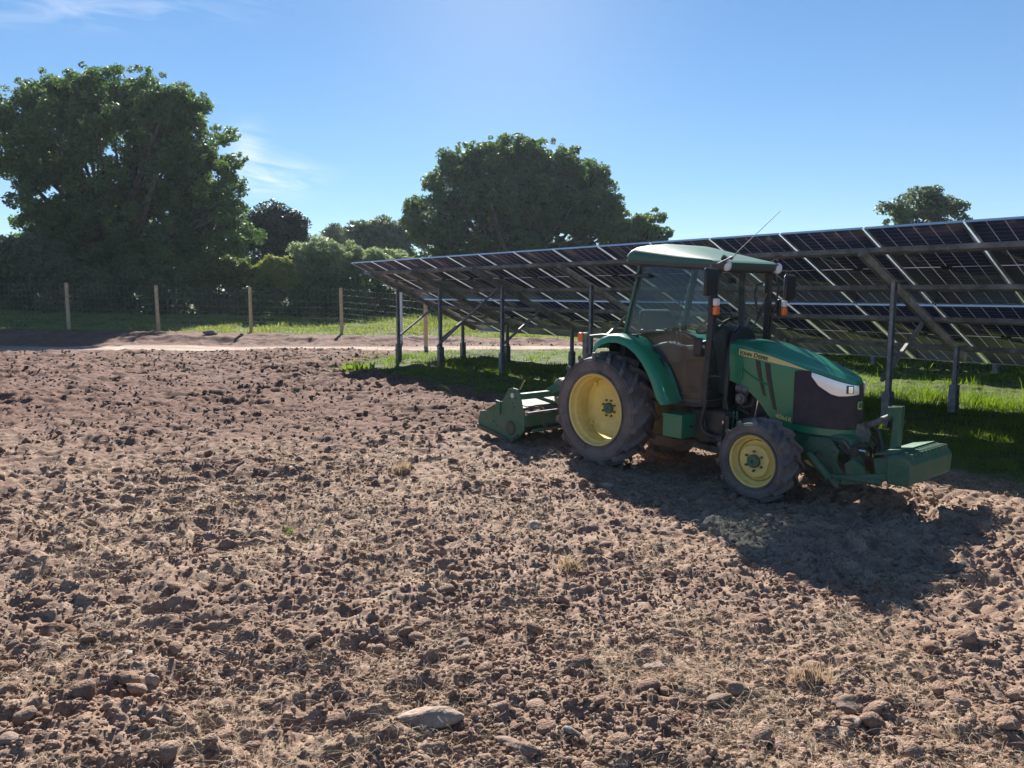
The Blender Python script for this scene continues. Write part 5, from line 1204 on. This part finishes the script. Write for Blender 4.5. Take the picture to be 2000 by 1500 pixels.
# front weight block ---------------------------------------------------------------
fw = empty('front_weight', TO, TR); tag(fw, 'green ribbed front weight with an upright post hung before the tractor nose', 'tractor weight')
def fwp(name, fn, matl, bevel=0, parent=fw, **k):
    m = MB(); fn(m); return m.build(name, matl, parent, bevel=bevel, **k)
def wblock(m):
    y0, y1 = -.45, .36
    prof = [(2.845, .285), (2.835, .50), (2.87, .53), (2.96, .52), (3.005, .495), (3.03, .46), (3.022, .30), (2.98, .285)]
    m.prism(prof, y0, y1)
bl = fwp('weight_block', wblock, GREEN_D, .014)
for k in range(11):
    y = -.36+k*.066
    fwp('rib', lambda m: m.box(2.885, 3.005, y-.011, y+.011, .508, .536), GREEN_D, .005, bl)
# embossed square badge on the flank
def badge(m):
    y = -.4515; c = (2.935, .385)
    for (x0, z0, x1, z1) in ((-.062, -.055, .062, -.055), (.062, -.055, .068, .04), (.068, .04, -.05, .062), (-.05, .062, -.062, -.055)):
        m.bar((c[0]+x0, y, c[1]+z0), (c[0]+x1, y, c[1]+z1), .010, .010, up=(0, 1, 0))
    for seg in ([(-.035, -.02), (0, .012), (.04, .02)], [(.02, .016), (.03, -.03)], [(-.01, .004), (-.02, -.035)], [(.04, .02), (.05, .035)]):
        for a, b in zip(seg[:-1], seg[1:]): m.bar((c[0]+a[0], y, c[1]+a[1]), (c[0]+b[0], y, c[1]+b[1]), .010, .010, up=(0, 1, 0))
fwp('emblem', badge, mat('emblem_green', (.05, .15, .09), .5), 0, bl)
fwp('carrier_plate', lambda m: m.prism([(2.73, .495), (2.72, .507), (2.90, .548), (2.90, .535)], -.42, .32), GREEN_D, .003)
fwp('carrier_arm', lambda m: m.prism([(2.73, .34), (2.71, .46), (2.84, .49), (2.84, .33)], -.40, -.36), GREEN_D, .008)
fwp('carrier_arm', lambda m: m.prism([(2.73, .34), (2.71, .46), (2.84, .49), (2.84, .33)], .24, .28), GREEN_D, .008)
fwp('mast_post', lambda m: (m.prism([(2.72, .48), (2.735, .78), (2.69, .78), (2.685, .86), (2.79, .87), (2.775, .48)], -.135, -.122), m.prism([(2.72, .48), (2.735, .78), (2.69, .78), (2.685, .86), (2.79, .87), (2.775, .48)], -.055, -.042), m.box(2.765, 2.777, -.122, -.055, .48, .865)), GREEN_D, .003)

# ------------------------------------------------------------------ haze
m = MB(); m.box(-90, 90, -12, 100, -1.2, 22)  # thin volume added to lift shadows like lens flare; also fades far trees
hm_ = bpy.data.materials.new('shadow_lift_haze'); hm_.use_nodes = True; t = hm_.node_tree; t.nodes.clear()
o_ = t.nodes.new('ShaderNodeOutputMaterial'); pv = t.nodes.new('ShaderNodeVolumePrincipled')
pv.inputs['Color'].default_value = (.72, .85, 1, 1); pv.inputs['Density'].default_value = 0.0003; pv.inputs['Anisotropy'].default_value = 0.35
t.links.new(pv.outputs[0], o_.inputs['Volume'])
tag(m.build('added_haze', hm_, None, smooth=0), kind='stuff')
